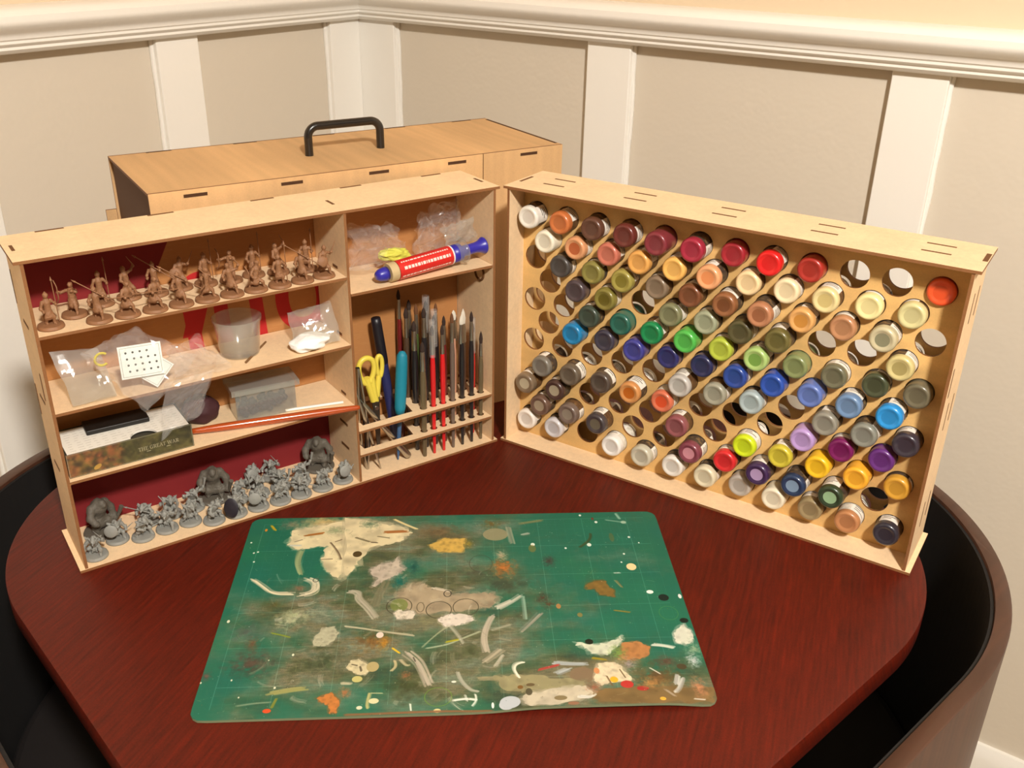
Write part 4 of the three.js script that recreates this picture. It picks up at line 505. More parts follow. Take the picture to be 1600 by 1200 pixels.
const trollGeo = sculpt([[0, 20, -2, 6.5, 0, 32, 2, 8.5], [0, 33, 1, 7.5, 0, 37, 2, 5], [0, 38, 7, 3.6, 0, 39, 8, 3.4], [0, 36.5, 11, 1.6, 0, 36, 12, 1.2], ...limb([4, 18, -1], [7, 5, 3], [1.5, 0.5, 3], 4.6, 4, 3), ...limb([-4, 18, -1], [-7, 5, -2], [-1.5, 0.5, 3], 4.6, 4, 3), [7, 4.6, 3, 2.8, 7.4, 4.4, 8, 2], [-7, 4.6, -2, 2.8, -7.4, 4.4, 3, 2], [0, 18, -1, 6.2, 0, 12, 0, 6.4],
  ...limb([9, 34, 1], [15, 13, 5], [2.5, 1, -1], 4.2, 3.6, 3.1), ...limb([-9, 34, 1], [-13, 20, 9], [-3, -2, -1], 4.2, 3.6, 3), [15, 13, 5, 3.2, 15, 11, 6.5, 2.4], [-13, 20, 9, 3.2, -12, 18.5, 11, 2.4]], 3.2, [-24, 2, -13], [24, 48, 18], 1.1, 0.9, 9.1);
function figurine(kind, proto, mat, base, u, v, shelfY, turn, label, category, group, name) {
  const t = thing(name, label, category, LW(u, v, shelfY), LA + turn, group);
  part('figure_base', base, mat, t); part('body', proto.geo, mat, t); if (proto.arm) { const n = t.children.length; proto.arm(t); for (const c of t.children.slice(n)) c.scale.setScalar(proto.k || 1); } return t;
}
const S1 = 0.2595 + 0.0001, S2 = 0.1805 + 0.0001, S3 = 0.1055 + 0.0001, S0 = B + 0.0001;
{
  const front = [[.487, .021], [.4455, .0135], [.4195, .0135], [.3935, .0135], [.368, .0135], [.342, .0135], [.3165, .014], [.2910, .0145], [.2655, .0138], [.240, .0145], [.2145, .017]], kinds = [3, 1, 0, 0, 1, 2, 6, 5, 3, 1, 4], turns = [0.3, -0.4, 0.2, 0.15, -0.3, 0.5, -0.2, 0.4, 0.0, -0.35, 0.2];
  front.forEach(([u, v], i) => { const p = TAN[kinds[i]]; figurine('tan', p, tanMat, base25, u, v, S1, turns[i], `tan plastic warrior figurine, ${p.what}, ${ordinal[i]} along front row of top shelf`, 'figurine', 'tan figurines on the top shelf', 'warrior_figurine'); });
  const back = [[.462, .0395], [.433, .056], [.406, .060], [.380, .056], [.354, .060], [.3285, .058], [.303, .054], [.277, .058], [.2515, .052], [.222, .045]], bk = [2, 3, 6, 1, 4, 3, 2, 3, 6, 3];
  back.forEach(([u, v], i) => { const p = TAN[bk[i]]; figurine('tan', p, tanMat, base25, u, v, S1, (i % 3 - 1) * 0.5, `tan plastic warrior figurine, ${p.what}, ${ordinal[i]} along back row of top shelf`, 'figurine', 'tan figurines on the top shelf', 'warrior_figurine'); });
  const gf = [[.4895, .0185], [.4635, .036], [.4395, .026], [.4135, .027], [.388, .027], [.3655, .0155], [.340, .0155], [.3145, .0150], [.2890, .0135], [.2635, .0135], [.2365, .0138], [.2095, .0165]], gk = [0, 4, 1, 3, 5, 0, 2, 4, 3, 1, 0, 4];
  gf.forEach(([u, v], i) => { const p = GREY[gk[i]]; figurine('grey', p, greyMat, base25, u, v, S0, (i % 3 - 1) * 0.45 + 0.1, `grey plastic goblin figurine, ${p.what}, ${ordinal[i]} along front row of bottom compartment`, 'figurine', 'grey figurines in the bottom compartment', 'goblin_figurine'); });
  const gb = [[.427, .0515], [.4015, .0525], [.376, .0525], [.329, .041], [.3035, .041], [.278, .040], [.2525, .040], [.3035, .067], [.278, .0665]], gbk = [1, 5, 3, 0, 5, 1, 3, 4, 0];
  gb.forEach(([u, v], i) => { const p = GREY[gbk[i]]; figurine('grey', p, greyMat, base25, u, v, S0, (i % 4 - 1.5) * 0.4, `grey plastic goblin figurine, ${p.what}, ${ordinal[i]} among those standing behind the front row`, 'figurine', 'grey figurines in the bottom compartment', 'goblin_figurine'); });
  [[.4735, .061, 0.5, 'beside the outer wall'], [.349, .061, -0.2, 'in the middle of the compartment'], [.2205, .061, -0.5, 'beside the divider']].forEach(([u, v, turn, where]) => figurine('troll', { geo: trollGeo, arm: (t) => part('club', tube(mm(15, 9, 7), mm(19, 26, 14), 0.0012, 0.0026, 9), trollMat, t) }, trollMat, base40, u, v, S0, turn, `large dark grey troll figurine behind the goblins, ${where}`, 'figurine', 'large troll figurines', 'troll_figurine'));
}

// ------------------------------------------------------------------ plastic bags and loose things on the shelves
const LL = (u, v, y) => V(-u, y, -v);                 // case coordinates of the shelf half (parent turned by LA)
function sheet(c, n, bulge, amp, freq, sd, side) {    // c: four corners (top-left, top-right, bottom-right, bottom-left) as local vectors
  const pos = [], idx = [], uv = [], nor = c[1].clone().sub(c[0]).cross(c[3].clone().sub(c[0])).normalize().negate();
  for (let j = 0; j <= n; j++) for (let i = 0; i <= n; i++) {
    const s = i / n, t = j / n, p = c[0].clone().lerp(c[1], s).lerp(c[3].clone().lerp(c[2], s), t);
    const e = 16 * s * (1 - s) * t * (1 - t), edge = Math.pow(Math.min(1, e), 0.45);
    const r1 = 1 - Math.abs(noise(s * freq + sd, t * freq * 0.8, side * 3.1 + sd)) * 2, r2 = 1 - Math.abs(noise(s * freq * 2.3 - t * freq, t * freq * 1.7 + sd, side * 7)) * 2;
    p.addScaledVector(nor, (bulge * edge + amp * (r1 * 0.7 + r2 * 0.45 - 0.55) * (0.35 + 0.65 * edge)) * side);
    p.x += amp * 1.1 * noise(s * freq, t * freq, sd + 9); p.y += amp * 1.1 * noise(s * freq, t * freq, sd + 17);
    pos.push(p.x, p.y, p.z); uv.push(s, 1 - t);
  }
  for (let j = 0; j < n; j++) for (let i = 0; i < n; i++) { const a = j * (n + 1) + i; if (side > 0) idx.push(a, a + n + 1, a + 1, a + 1, a + n + 1, a + n + 2); else idx.push(a, a + 1, a + n + 1, a + 1, a + n + 2, a + n + 1); }
  const g = new THREE.BufferGeometry(); g.setAttribute('position', new THREE.Float32BufferAttribute(pos, 3)); g.setAttribute('uv', new THREE.Float32BufferAttribute(uv, 2)); g.setIndex(idx); return toCreasedNormals(g, 0.3);
}
function bag(label, corners, o, mat = M.film) {
  const cen = corners.reduce((s, q) => s.add(LL(...q)), V(0, 0, 0)).multiplyScalar(0.25), low = Math.min(...corners.map((q) => q[2]));
  const t = thing('plastic_bag', label, 'plastic bag', LW(-cen.x, -cen.z, low), LA, 'clear plastic bags on the shelves'), org = V(cen.x, low, cen.z);
  const c = corners.map((q) => LL(...q).sub(org)), { n = 30, bulge = 0.003, amp = 0.003, freq = 3, sd = 1 } = o;
  part('front_film', sheet(c, n, bulge, amp, freq, sd, 1), mat, t); part('back_film', sheet(c, n, bulge, amp, freq, sd + 5, -1), mat, t);
  return { t, at: (u, v, y) => LL(u, v, y).sub(org) };
}
bag('greyish clear zip bag propped against outer wall on second shelf', [[.4925, .030, .232], [.449, .030, .226], [.444, .006, .1835], [.484, .004, .1835]], { sd: 3, n: 12, bulge: 0.002, amp: 0.002, freq: 2.4 }, M.milky);
{
  const { t, at } = bag('clear plastic bag holding white printed cards, drooping over shelf edge', [[.471, -.004, .237], [.418, .012, .246], [.366, -.004, .212], [.4205, -.010, .166]], { sd: 8, n: 18, bulge: 0.006, amp: 0.0065, freq: 3.6 });
  const card = (dots) => std({ roughness: 0.6, map: canvasTex(300, 240, (x, w, h) => { x.fillStyle = 'rgb(240,242,236)'; x.fillRect(0, 0, w, h); x.strokeStyle = 'rgb(140,150,140)'; x.lineWidth = 3; x.strokeRect(14, 14, w - 28, h - 28); x.fillStyle = 'rgb(50,56,50)'; if (dots) for (let j = 0; j < 4; j++) for (let i = 0; i < 5; i++) { if (j === 0 && i === 4) continue; x.beginPath(); x.arc(52 + i * 49 + j * 4, 50 + j * 46, 8, 0, 7); x.fill(); } else for (let i = 0; i < 6; i++) x.fillRect(40, 50 + i * 26, 120 - i * 8, 4); }) });
  const q = (g, u, v, y, rz, m) => { const b = part('printed_card', g, m, t); b.position.copy(at(u, v, y)); b.rotation.set(-0.12, -0.1, rz); return b; };
  q(box(0.040, 0.033, 0.0006), .4165, .0045, .2145, -0.03, card(true)); q(box(0.034, 0.028, 0.0006), .408, .0065, .2045, -0.75, card(false));
  const ring = part('yellow_print', new THREE.TorusGeometry(0.0062, 0.0013, 6, 24, 4.6).rotateZ(0.8), std({ color: srgb(206, 188, 40), roughness: 0.5 }), t); ring.position.copy(at(.4525, -.0005, .2265)); ring.scale.set(1, 1, 0.25);
}
bag('crumpled clear zip bag hanging from second shelf in front of card box', [[.400, -.006, .190], [.352, -.006, .192], [.3705, -.013, .152], [.413, -.014, .134]], { sd: 15, n: 16, bulge: 0.003, amp: 0.004, freq: 3.4 });
bag('crumpled clear bag with bright creases lying beside the clear cup', [[.392, .020, .213], [.355, .030, .216], [.330, .008, .1865], [.385, .003, .1862]], { sd: 23, n: 18, bulge: 0.007, amp: 0.008, freq: 3.6 });
{
  const t = thing('plastic_cup', 'clear round plastic cup standing on second shelf', 'cup', LW(.305, .046, S2), LA);
  part('cup_wall', lathe([[0, 0.0004], [0.020, 0.0004], [0.0208, 0.002], [0.0245, 0.037], [0.0258, 0.0385], [0.0262, 0.042], [0.0252, 0.042], [0.0240, 0.0385], [0.0200, 0.0025], [0, 0.0015]], 40), M.milky, t);
}
{
  const { t, at } = bag('clear bag of bright white powder slumped near the divider', [[.246, .052, .212], [.2035, .030, .224], [.203, .010, .184], [.2545, .016, .184]], { sd: 31, n: 14, bulge: 0.004, amp: 0.003, freq: 2.6 }, M.milky);
  const g = new THREE.SphereGeometry(1, 40, 24), p = g.attributes.position; for (let i = 0; i < p.count; i++) { const f = 1 + 0.28 * noise(p.getX(i) * 1.6 + 4, p.getY(i) * 1.6, p.getZ(i) * 1.6) + 0.06 * noise(p.getX(i) * 7, p.getY(i) * 7, p.getZ(i) * 7); p.setXYZ(i, p.getX(i) * f * 0.0235, Math.max(-0.0055, p.getY(i) * f * 0.0085), p.getZ(i) * f * 0.0165); } g.computeVertexNormals();
  const lump = part('white_powder', g, std({ color: srgb(246, 244, 240), roughness: 0.95 }), t); lump.position.copy(at(.236, .0185, S2 + 0.0066)); lump.rotation.y = 0.35;
}
{
  const t = thing('wooden_stick', 'thin brown stick lying between clear cup and powder bag', 'stick', LW(.284, .036, S2 + 0.0012), LA);
  part('shaft', tube(V(-0.026, 0, 0.020), V(0.012, 0, -0.0205), 0.0013, 0.001, 8), std({ color: srgb(120, 86, 50), roughness: 0.7 }), t);
}
{                                                     // low card box with booklet
  const u0 = .5000, u1 = .3770, bw = u0 - u1, t = thing('card_box', 'shallow dark card box with printed battle scene front and white booklet', 'box', LW((u0 + u1) / 2, .0365, S3), LA);
  const bh = 0.026, d = 0.057, card = std({ color: srgb(70, 64, 46), roughness: 0.6 });
  const art = std({ roughness: 0.42, map: canvasTex(1024, 224, (x, w, h) => {
    seed(55); x.fillStyle = 'rgb(84,76,50)'; x.fillRect(0, 0, w, h);
    for (let i = 0; i < 900; i++) { const px = rnd() * w, py = rnd() * h, r = rr(8, 50); const g = x.createRadialGradient(px, py, 0, px, py, r); const f = px / w; const c = f < 0.42 ? [[150, 84, 56], [104, 92, 50], [58, 44, 40], [176, 120, 70], [66, 70, 40]][i % 5] : [[84, 82, 46], [58, 56, 36], [108, 98, 60], [46, 42, 32]][i % 4]; g.addColorStop(0, `rgba(${c},0.5)`); g.addColorStop(1, `rgba(${c},0)`); x.fillStyle = g; x.fillRect(px - r, py - r, 2 * r, 2 * r); }
    x.fillStyle = 'rgba(190,150,70,0.8)'; x.beginPath(); x.ellipse(225, 176, 34, 20, -0.5, 0, 7); x.fill();
    x.fillStyle = 'rgb(168,160,132)'; x.font = '50px serif'; x.fillText('THE GREAT WAR', 560, 140, 340); x.fillRect(626, 152, 34, 6); x.fillRect(792, 152, 34, 6);
    x.strokeStyle = 'rgba(150,148,130,0.8)'; x.lineWidth = 4; x.strokeRect(6, 6, w - 12, h - 12);
  }) });
  part('front_panel', box(bw, bh, 0.0008, 0, bh / 2, d / 2), art, t);
  part('tray', merge([box(bw, 0.0008, d - 0.001, 0, 0.0004, -0.0003), box(bw, bh, 0.0008, 0, bh / 2, -d / 2), box(0.0008, bh, d - 0.002, -bw / 2 + 0.0004, bh / 2, 0), box(0.0008, bh, d - 0.002, bw / 2 - 0.0004, bh / 2, 0)]), card, t);
  const bookTex = canvasTex(512, 240, (x, w, h) => { seed(5); x.fillStyle = 'rgb(236,232,222)'; x.fillRect(0, 0, w, h); x.fillStyle = 'rgba(150,146,134,0.5)'; for (let r = 0; r < 9; r++) for (let i = 0; i < 14; i++) x.fillRect(24 + i * 34 + rr(0, 6), 24 + r * 22, rr(10, 28), 3); });
  const sheetShape = new THREE.Shape(); sheetShape.moveTo(-bw / 2 + 0.002, -d / 2 + 0.002); sheetShape.lineTo(bw / 2 - 0.002, -d / 2 + 0.002); sheetShape.lineTo(bw / 2 - 0.002, d / 2 - 0.002); sheetShape.lineTo(0.029, d / 2 - 0.002); sheetShape.absarc(0.014, d / 2 - 0.002, 0.013, 0, Math.PI, true); sheetShape.lineTo(-bw / 2 + 0.002, d / 2 - 0.002);
  const bg = new THREE.ExtrudeGeometry(sheetShape, { depth: 0.002, bevelEnabled: false, curveSegments: 24 }); { const uv = bg.attributes.uv, p = bg.attributes.position; for (let i = 0; i < uv.count; i++) uv.setXY(i, p.getX(i) / bw + 0.5, p.getY(i) / d + 0.5); } bg.rotateX(Math.PI / 2).translate(0, bh - 0.0005, 0);
  part('booklet', bg, std({ map: bookTex, roughness: 0.7, side: THREE.DoubleSide }), t);
  part('inner_tray', box(bw - 0.004, 0.001, d - 0.004, 0, bh - 0.006, 0), std({ color: srgb(60, 56, 44), roughness: 0.8 }), t);
  const sl = thing('black_slab', 'flat black tin lying on the white booklet of card box', 'tin', LW(.4415, .050, S3 + bh - 0.0003), LA - 0.04);
  part('lid', rbox(0.062, 0.0052, 0.026, 0.0012, 0, 0.0026, 0), std({ color: srgb(24, 22, 20), roughness: 0.45 }), sl);
}
{
  const t = thing('wooden_dowel', 'long glossy orange brown wooden dowel lying along third shelf', 'dowel', LW(.285, .008, S3 + 0.0048), LA);
  const p = [[0, -0.0915], [0.0022, -0.091], [0.003, -0.088], [0.0046, -0.05], [0.0047, 0.03], [0.0043, 0.06], [0.0032, 0.085], [0.0030, 0.09], [0, 0.0905]];
  const g = lathe(p, 18).rotateZ(Math.PI / 2).rotateY(-0.255); part('handle', g, phys({ color: srgb(170, 72, 28), roughness: 0.2, clearcoat: 0.8, clearcoatRoughness: 0.08 }), t);
}
{
  const t = thing('white_rod', 'thin white plastic rod behind the orange brown dowel', 'rod', LW(.2375, .019, S3 + 0.0018), LA);
  part('rod', tube(V(-0.03, 0, -0.009), V(0.033, 0, 0.007), 0.0017, 0.0017, 10), std({ color: srgb(232, 228, 220), roughness: 0.35 }), t);
}
{
  const t = thing('plastic_tub', 'small clear lidded plastic tub with dark contents on third shelf', 'tub', LW(.2865, .0435, S3), LA - 0.1);
  const wall = (w, d, h, th) => merge([rbox(w, h, th, th * 0.4, 0, h / 2, d / 2, 1), rbox(w, h, th, th * 0.4, 0, h / 2, -d / 2, 1), rbox(th, h, d, th * 0.4, w / 2, h / 2, 0, 1), rbox(th, h, d, th * 0.4, -w / 2, h / 2, 0, 1), box(w, th, d, 0, th / 2, 0)]);
  part('tub_body', wall(0.066, 0.030, 0.036, 0.0007), M.milky, t);
  const lid = part('tub_lid', merge([rbox(0.075, 0.0012, 0.038, 0.0005, 0, 0.0392, 0, 1), box(0.075, 0.006, 0.0008, 0, 0.0362, 0.019), box(0.075, 0.006, 0.0008, 0, 0.0362, -0.019), box(0.0008, 0.006, 0.038, 0.0371, 0.0362, 0), box(0.0008, 0.006, 0.038, -0.0371, 0.0362, 0)]), M.milky, t);
  seed(64); const bits = []; for (let i = 0; i < 60; i++) bits.push(new THREE.IcosahedronGeometry(rr(0.0025, 0.005), 0).rotateX(rnd() * 3).rotateZ(rnd() * 3).translate(rr(-0.027, 0.027), 0.005 + rr(0, 0.013), rr(-0.009, 0.009)));
  const m = part('dark_bits', merge(bits), std({ color: srgb(46, 46, 58), roughness: 0.7 }), t); m.userData.kind = 'stuff'; m.userData.label = 'small dark bits filling the tub';
}
{
  const t = thing('dark_pouch', 'dark maroon soft pouch behind the card box', 'pouch', LW(.352, .060, S3), LA);
  const g = new THREE.SphereGeometry(1, 30, 20), p = g.attributes.position; for (let i = 0; i < p.count; i++) { const f = 1 + 0.14 * noise(p.getX(i) * 2, p.getY(i) * 2, p.getZ(i) * 2 + 3); p.setXYZ(i, p.getX(i) * f * 0.0205, Math.max(0, p.getY(i) * f * 0.0165 + 0.0125), p.getZ(i) * f * 0.0165); } g.computeVertexNormals();
  part('pouch_body', g, std({ color: srgb(62, 28, 32), roughness: 0.7 }), t);
  part('drawstring', new THREE.TorusGeometry(0.0085, 0.0012, 6, 24).rotateX(Math.PI / 2).translate(0, 0.0268, 0), std({ color: srgb(90, 60, 60), roughness: 0.8 }), t);
}
// upper right compartment
const S4 = 0.2395 + 0.0001;
{
  const { t, at } = bag('crumpled clear bag with yellowish contents beside the divider', [[.166, .050, .298], [.112, .050, .292], [.092, .045, .249], [.172, .045, .249]], { sd: 44, n: 20, bulge: 0.010, amp: 0.010, freq: 4 });
  const g = new THREE.IcosahedronGeometry(1, 4), p = g.attributes.position; for (let i = 0; i < p.count; i++) { const f = 1 + 0.3 * noise(p.getX(i) * 2.2, p.getY(i) * 2.2, p.getZ(i) * 2.2); p.setXYZ(i, p.getX(i) * f * 0.020, p.getY(i) * f * 0.0075, p.getZ(i) * f * 0.008); } g.computeVertexNormals();
  const l = part('yellow_lump', g, std({ color: srgb(206, 204, 78), roughness: 0.6 }), t); l.position.copy(at(.118, .040, .2605)); l.rotation.z = -0.12;
}
bag('large crumpled clear bag heaped above the blue and red applicator', [[.078, .050, .300], [.026, .050, .312], [.024, .047, .254], [.086, .046, .250]], { sd: 52, n: 22, bulge: 0.010, amp: 0.011, freq: 4.2 });
bag('white creased bag lying over the blue handle', [[.060, .034, .284], [.016, .034, .290], [.0145, .026, .266], [.056, .026, .266]], { sd: 61, n: 14, bulge: 0.004, amp: 0.006, freq: 3.4 }, M.milky);
{
  const t = thing('glue_applicator', 'red labelled glue applicator with blue handle on upper right shelf', 'glue applicator', LW(.142, .012, S4 + 0.0112), LA);
  const ax = (g) => g.rotateZ(-Math.PI / 2).rotateY(0.06).rotateZ(0.06);       // lathe axis y -> towards the hinge
  const blue = phys({ color: srgb(46, 42, 158), roughness: 0.35, clearcoat: 0.4 });
  part('tip_cap', ax(lathe([[0, -0.014], [0.004, -0.0138], [0.0066, -0.010], [0.0078, -0.004], [0.0080, 0.0], [0, 0.0002]], 22)), blue, t);
  part('end_plug', ax(lathe([[0.0105, 0.0015], [0.0109, 0.0022], [0.0109, 0.011], [0.0105, 0.0115], [0.0, 0.0115]].concat([]), 28)), std({ color: srgb(196, 172, 128), roughness: 0.6 }), t);
  part('end_disc', ax(lathe([[0, 0.0014], [0.0105, 0.0015]], 28)), std({ color: srgb(196, 172, 128), roughness: 0.6 }), t);
  const lt = canvasTex(512, 256, (x, w, h) => { x.fillStyle = 'rgb(206,38,34)'; x.fillRect(0, 0, w, h); seed(3); x.fillStyle = 'rgb(238,214,206)'; for (let r = 0; r < 8; r++) { const y = 10 + r * 32; for (let px = 30; px < w - 40;) { const l = rr(8, 30); x.fillRect(px, y, l, r % 2 ? 7 : 13); px += l + 7; } } });
  const sl = ax(new THREE.CylinderGeometry(0.0112, 0.0112, 0.072, 32, 1, true).translate(0, 0.0475, 0)); { const uv = sl.attributes.uv; for (let i = 0; i < uv.count; i++) uv.setXY(i, 1 - uv.getY(i) , uv.getX(i)); }
  part('red_label', sl, phys({ map: lt, roughness: 0.35, clearcoat: 0.4, side: THREE.DoubleSide }), t);
  part('white_ring', ax(lathe([[0.0106, 0.0832], [0.0114, 0.0836], [0.0114, 0.0852], [0.0106, 0.0856]], 28)), std({ color: srgb(230, 226, 222), roughness: 0.4 }), t);
  part('blue_collar', ax(lathe([[0, 0.085], [0.0104, 0.0852], [0.0104, 0.0985], [0.0078, 0.1]], 26)), blue, t);
  part('clear_flange', ax(lathe([[0.0106, 0.093], [0.0112, 0.093], [0.0116, 0.1015], [0.0138, 0.103], [0.0138, 0.1046], [0.0104, 0.1046]], 30)), M.milky, t);
  part('handle', ax(lathe([[0.0066, 0.098], [0.0064, 0.112], [0.0062, 0.120], [0.0070, 0.126], [0.0092, 0.1305], [0.0102, 0.1325], [0.0096, 0.1335], [0, 0.1335]], 26)), blue, t);
}

// ------------------------------------------------------------------ brushes and tools in the rack
const lacq = (r, g, b) => phys({ color: srgb(r, g, b), roughness: 0.3, clearcoat: 0.5, clearcoatRoughness: 0.15 });
const hairs = { dark: std({ color: srgb(50, 34, 26), roughness: 0.9 }), brown: std({ color: srgb(104, 66, 38), roughness: 0.9 }), pale: std({ color: srgb(214, 206, 190), roughness: 0.8 }) };
const woods = { red: lacq(206, 26, 32), black: lacq(30, 27, 30), olive: lacq(96, 82, 58), grey: lacq(104, 88, 78), darkred: lacq(104, 24, 26), pink: lacq(206, 150, 122), bronze: lacq(74, 56, 42), tan: lacq(190, 140, 86), green: lacq(70, 84, 42) };
function brush(u, v, wood, top, o = {}) {
  const { hair = 'dark', r = 0.0033, fer = 0.024, hl = 0.013, name = wood, flat = 1, sleeve = 0, dx = 0, dz = 0, what = '' } = o;
  const t = thing('paint_brush', `${name} handled paint brush${what} in ${['front', 'second', 'third', 'back'][[.0125, .0315, .0505, .068].indexOf(v)]} row of brush rack, ${ordinal[Math.round((u - .0175) / .0137)]} from hinge`, 'paint brush', LW(u, v, B + 0.0002), LA, 'paint brushes in the brush rack');
  t.rotation.order = 'YXZ'; t.rotation.x = dx; t.rotation.z = dz;
  part('handle', lathe([[0, 0], [r * 0.55, 0.0006], [r * 0.62, 0.012], [r * 0.78, 0.05], [r * 1.0, top * 0.72], [r * 0.98, top * 0.88], [r * 0.72, top], [0, top]], 14), woods[wood], t);
  const fe = part('ferrule', lathe([[r * 0.75, top - 0.001], [r * 0.8, top + 0.0005], [r * 0.74, top + 0.004], [r * 0.78, top + 0.005], [r * 0.62, top + fer], [0, top + fer]], 14).scale(flat, 1, 1 / Math.sqrt(flat)), M.steel, t);
  part('bristles', lathe([[r * 0.58, top + fer], [r * 0.72, top + fer + hl * 0.35], [r * 0.45, top + fer + hl * 0.75], [0.0001, top + fer + hl]], 12).scale(flat, 1, 1 / flat), hairs[hair], fe);
  if (sleeve) part('clear_sleeve', lathe([[r * 1.15, top - 0.004], [r * 1.15, top + fer + hl + 0.006], [r * 1.1, top + fer + hl + 0.006], [r * 1.1, top - 0.004]], 16), M.film, t);
}
const U = (k) => .0175 + k * .0137;
brush(U(6), .0125, 'olive', .118, { r: .0042, name: 'dark olive' }); brush(U(5), .0125, 'red', .136, { sleeve: 1 }); brush(U(4), .0125, 'red', .134, { what: ' with worn paint' }); brush(U(3), .0125, 'grey', .146, { name: 'grey brown', hair: 'brown' }); brush(U(2), .0125, 'black', .141, { hair: 'pale', flat: 1.5 }); brush(U(1), .0125, 'black', .142, { what: ' with steel ferrule' }); brush(U(0), .0125, 'olive', .118, { hl: .016, fer: .016, name: 'olive' });
brush(U(6), .0315, 'black', .138, { r: .0045 }); brush(U(5), .0315, 'black', .152, { r: .0043 }); brush(U(4), .0315, 'black', .140, { sleeve: 1, r: .0036 }); brush(U(3), .0315, 'darkred', .136, { name: 'dark red' }); brush(U(2), .0315, 'pink', .140, { hair: 'pale', flat: 1.7, name: 'pale pink' }); brush(U(1), .0315, 'bronze', .132, { name: 'dark brown', hair: 'pale', flat: 1.6, hl: .02 }); brush(U(0), .0315, 'red', .118, { sleeve: 1 });
brush(U(6), .0505, 'bronze', .148, { r: .0042, name: 'dark brown' }); brush(U(5), .0505, 'green', .150, { r: .0036, name: 'moss green', hair: 'brown' }); brush(U(4), .0505, 'bronze', .152, { sleeve: 1, r: .004, name: 'dark brown' }); brush(U(3), .0505, 'black', .146, { hair: 'brown' }); brush(U(1), .0505, 'tan', .128, { name: 'tan', hair: 'brown' });
brush(U(6), .068, 'darkred', .166, { name: 'dark red' }); brush(U(5), .068, 'black', .150, { r: .004 }); brush(U(3), .068, 'bronze', .150, { name: 'dark brown' });
{                                                     // yellow-handled scissors standing blades down in the tool bay
  const t = thing('scissors', 'small scissors with yellow plastic handles in tool bay', 'scissors', LW(.1515, .040, B + 0.0003), LA);
  const yel = phys({ color: srgb(226, 206, 78), roughness: 0.4, clearcoat: 0.3 });
  const loop = (rx, ry, th) => { const pts = []; for (let i = 0; i < 28; i++) { const a = i / 28 * 6.2832; pts.push(V(Math.cos(a) * rx * (1 - 0.22 * Math.sin(a) * -1), Math.sin(a) * ry, 0)); } return new THREE.TubeGeometry(new THREE.CatmullRomCurve3(pts, true), 60, th, 10, true); };
  const h1 = part('handle', merge([loop(0.0098, 0.0165, 0.0034).translate(-0.0085, 0.121, 0), tube(V(-0.0095, 0.112, 0), V(-0.001, 0.080, 0), 0.0042, 0.0045, 12), tube(V(-0.002, 0.112, 0), V(0.001, 0.080, 0), 0.0034, 0.0042, 12)]), yel, t);
  const h2 = part('handle', merge([loop(0.0036, 0.0135, 0.0028).translate(0.0105, 0.121, -0.004), tube(V(0.009, 0.109, -0.004), V(0.003, 0.078, -0.002), 0.0036, 0.0044, 12)]), yel, t);
  part('blade', new THREE.ExtrudeGeometry(new THREE.Shape([[-0.005, 0.084], [0.005, 0.084], [0.0035, 0.03], [0.0, 0.0], [-0.002, 0.03]].map((q) => new THREE.Vector2(...q))), { depth: 0.0014, bevelEnabled: false }).translate(0.001, 0, 0.0005), M.darkSteel, t);
  part('blade', new THREE.ExtrudeGeometry(new THREE.Shape([[-0.004, 0.084], [0.006, 0.084], [0.004, 0.03], [0.001, 0.0], [-0.001, 0.03]].map((q) => new THREE.Vector2(...q))), { depth: 0.0014, bevelEnabled: false }).translate(0.001, 0, -0.0016), M.darkSteel, t);
  part('pivot', new THREE.CylinderGeometry(0.0026, 0.0026, 0.006, 14).rotateX(Math.PI / 2).translate(0.0015, 0.07, 0), M.steel, t);
}
{
  const t = thing('teal_tool', 'hobby tool with thick teal rubber handle in tool bay', 'tool', LW(.1325, .022, B + 0.0003), LA); t.rotation.order = 'YXZ'; t.rotation.z = -0.10; t.rotation.x = -0.04;
  part('handle', lathe([[0, 0.062], [0.0055, 0.0625], [0.0068, 0.07], [0.0072, 0.095], [0.0070, 0.125], [0.0062, 0.137], [0.0035, 0.1415], [0, 0.1425]], 20), phys({ color: srgb(18, 126, 150), roughness: 0.55 }), t);
  part('shaft', lathe([[0, 0], [0.0008, 0.0004], [0.0026, 0.02], [0.003, 0.0625], [0, 0.0625]], 12), std({ color: srgb(60, 92, 130), roughness: 0.5 }), t);
}
{
  const t = thing('marker_pen', 'thick dark navy marker pen leaning behind the teal tool', 'pen', LW(.1165, .0545, B + 0.0008), LA); t.rotation.order = 'YXZ'; t.rotation.z = 0.11; t.rotation.x = -0.02;
  part('barrel', lathe([[0, 0], [0.0048, 0.0005], [0.0056, 0.004], [0.0058, 0.118], [0.0058, 0.12]], 20), phys({ color: srgb(40, 44, 92), roughness: 0.4 }), t);
  part('pen_cap', lathe([[0.0062, 0.118], [0.0064, 0.12], [0.0062, 0.17], [0.0056, 0.1775], [0, 0.178]], 20), phys({ color: srgb(26, 24, 32), roughness: 0.4 }), t);
}
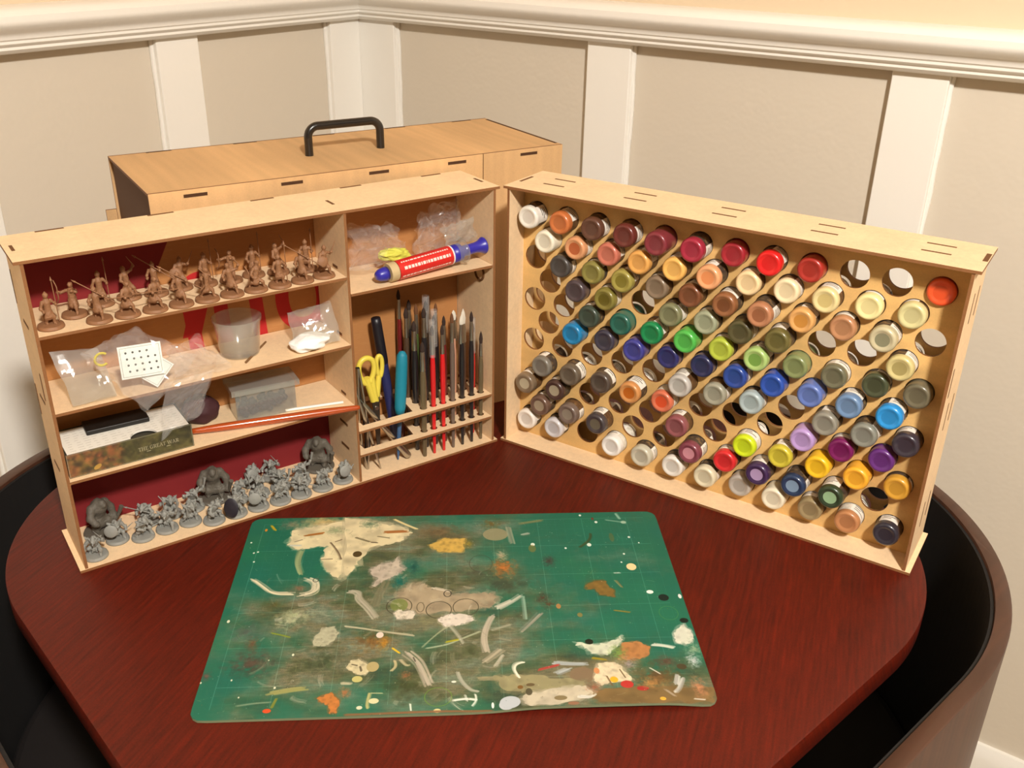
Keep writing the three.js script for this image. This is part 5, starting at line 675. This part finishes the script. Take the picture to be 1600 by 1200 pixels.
{
  const t = thing('tweezers', 'polished steel tweezers leaning at the divider in tool bay', 'tweezers', LW(.1735, .024, B + 0.0004), LA); t.rotation.order = 'YXZ'; t.rotation.z = 0.05;
  for (const s of [-1, 1]) part('arm', new THREE.TubeGeometry(new THREE.CatmullRomCurve3([V(s * 0.0004, 0.0004, 0), V(s * 0.0035, 0.03, 0), V(s * 0.0045, 0.075, 0.001), V(s * 0.0022, 0.115, 0.002), V(s * 0.0006, 0.138, 0.002)]), 40, 0.0016, 8).scale(1, 1, 1.9), M.steel, t);
}
{
  const b = LW(.1195, .0185, .0066), t = thing('craft_knife', 'slim steel craft knife slanting across the tool bay', 'knife', b, LA), d = V(-(.186 - .1195), .1033, -.002), L = d.length(), q = new THREE.Quaternion().setFromUnitVectors(V(0, 1, 0), d.clone().normalize());
  const add = (n, g, m) => part(n, g.applyQuaternion(q), m, t);
  add('collet', lathe([[0, 0], [0.0040, 0.0003], [0.0044, 0.002], [0.0044, 0.022], [0.0036, 0.026], [0.0030, 0.027]], 18), M.steel);
  add('barrel', lathe([[0.0030, 0.026], [0.0032, 0.03], [0.0031, L - 0.03], [0.0020, L - 0.018], [0, L - 0.018]], 16), M.steel);
  add('blade', box(0.0012, 0.022, 0.004, 0, L - 0.008, 0), M.steel);
}
{
  const t = thing('hobby_pliers', 'small dark pliers standing in tool bay behind scissors', 'pliers', LW(.165, .056, B + 0.0003), LA);
  for (const s of [-1, 1]) { part('jaw', tube(V(s * 0.0016, 0.078, 0), V(s * 0.001, 0.108, 0), 0.0034, 0.0014, 8), M.darkSteel, t); part('grip', new THREE.TubeGeometry(new THREE.CatmullRomCurve3([V(s * 0.008, 0.0045, 0), V(s * 0.009, 0.03, 0), V(s * 0.006, 0.06, 0), V(s * 0.001, 0.08, 0)]), 30, 0.0036, 10), std({ color: srgb(52, 48, 50), roughness: 0.6 }), t); }
}
{
  const t = thing('metal_file', 'narrow steel needle file slanting in tool bay near divider', 'file', LW(.160, .0145, B + 0.0004), LA); t.rotation.order = 'YXZ'; t.rotation.z = 0.22; t.rotation.x = -0.05;
  part('shaft', lathe([[0, 0], [0.0009, 0.0006], [0.0016, 0.03], [0.0018, 0.085], [0.0012, 0.115], [0, 0.116]], 10), M.steel, t);
}

renderer.render(scene, camera);
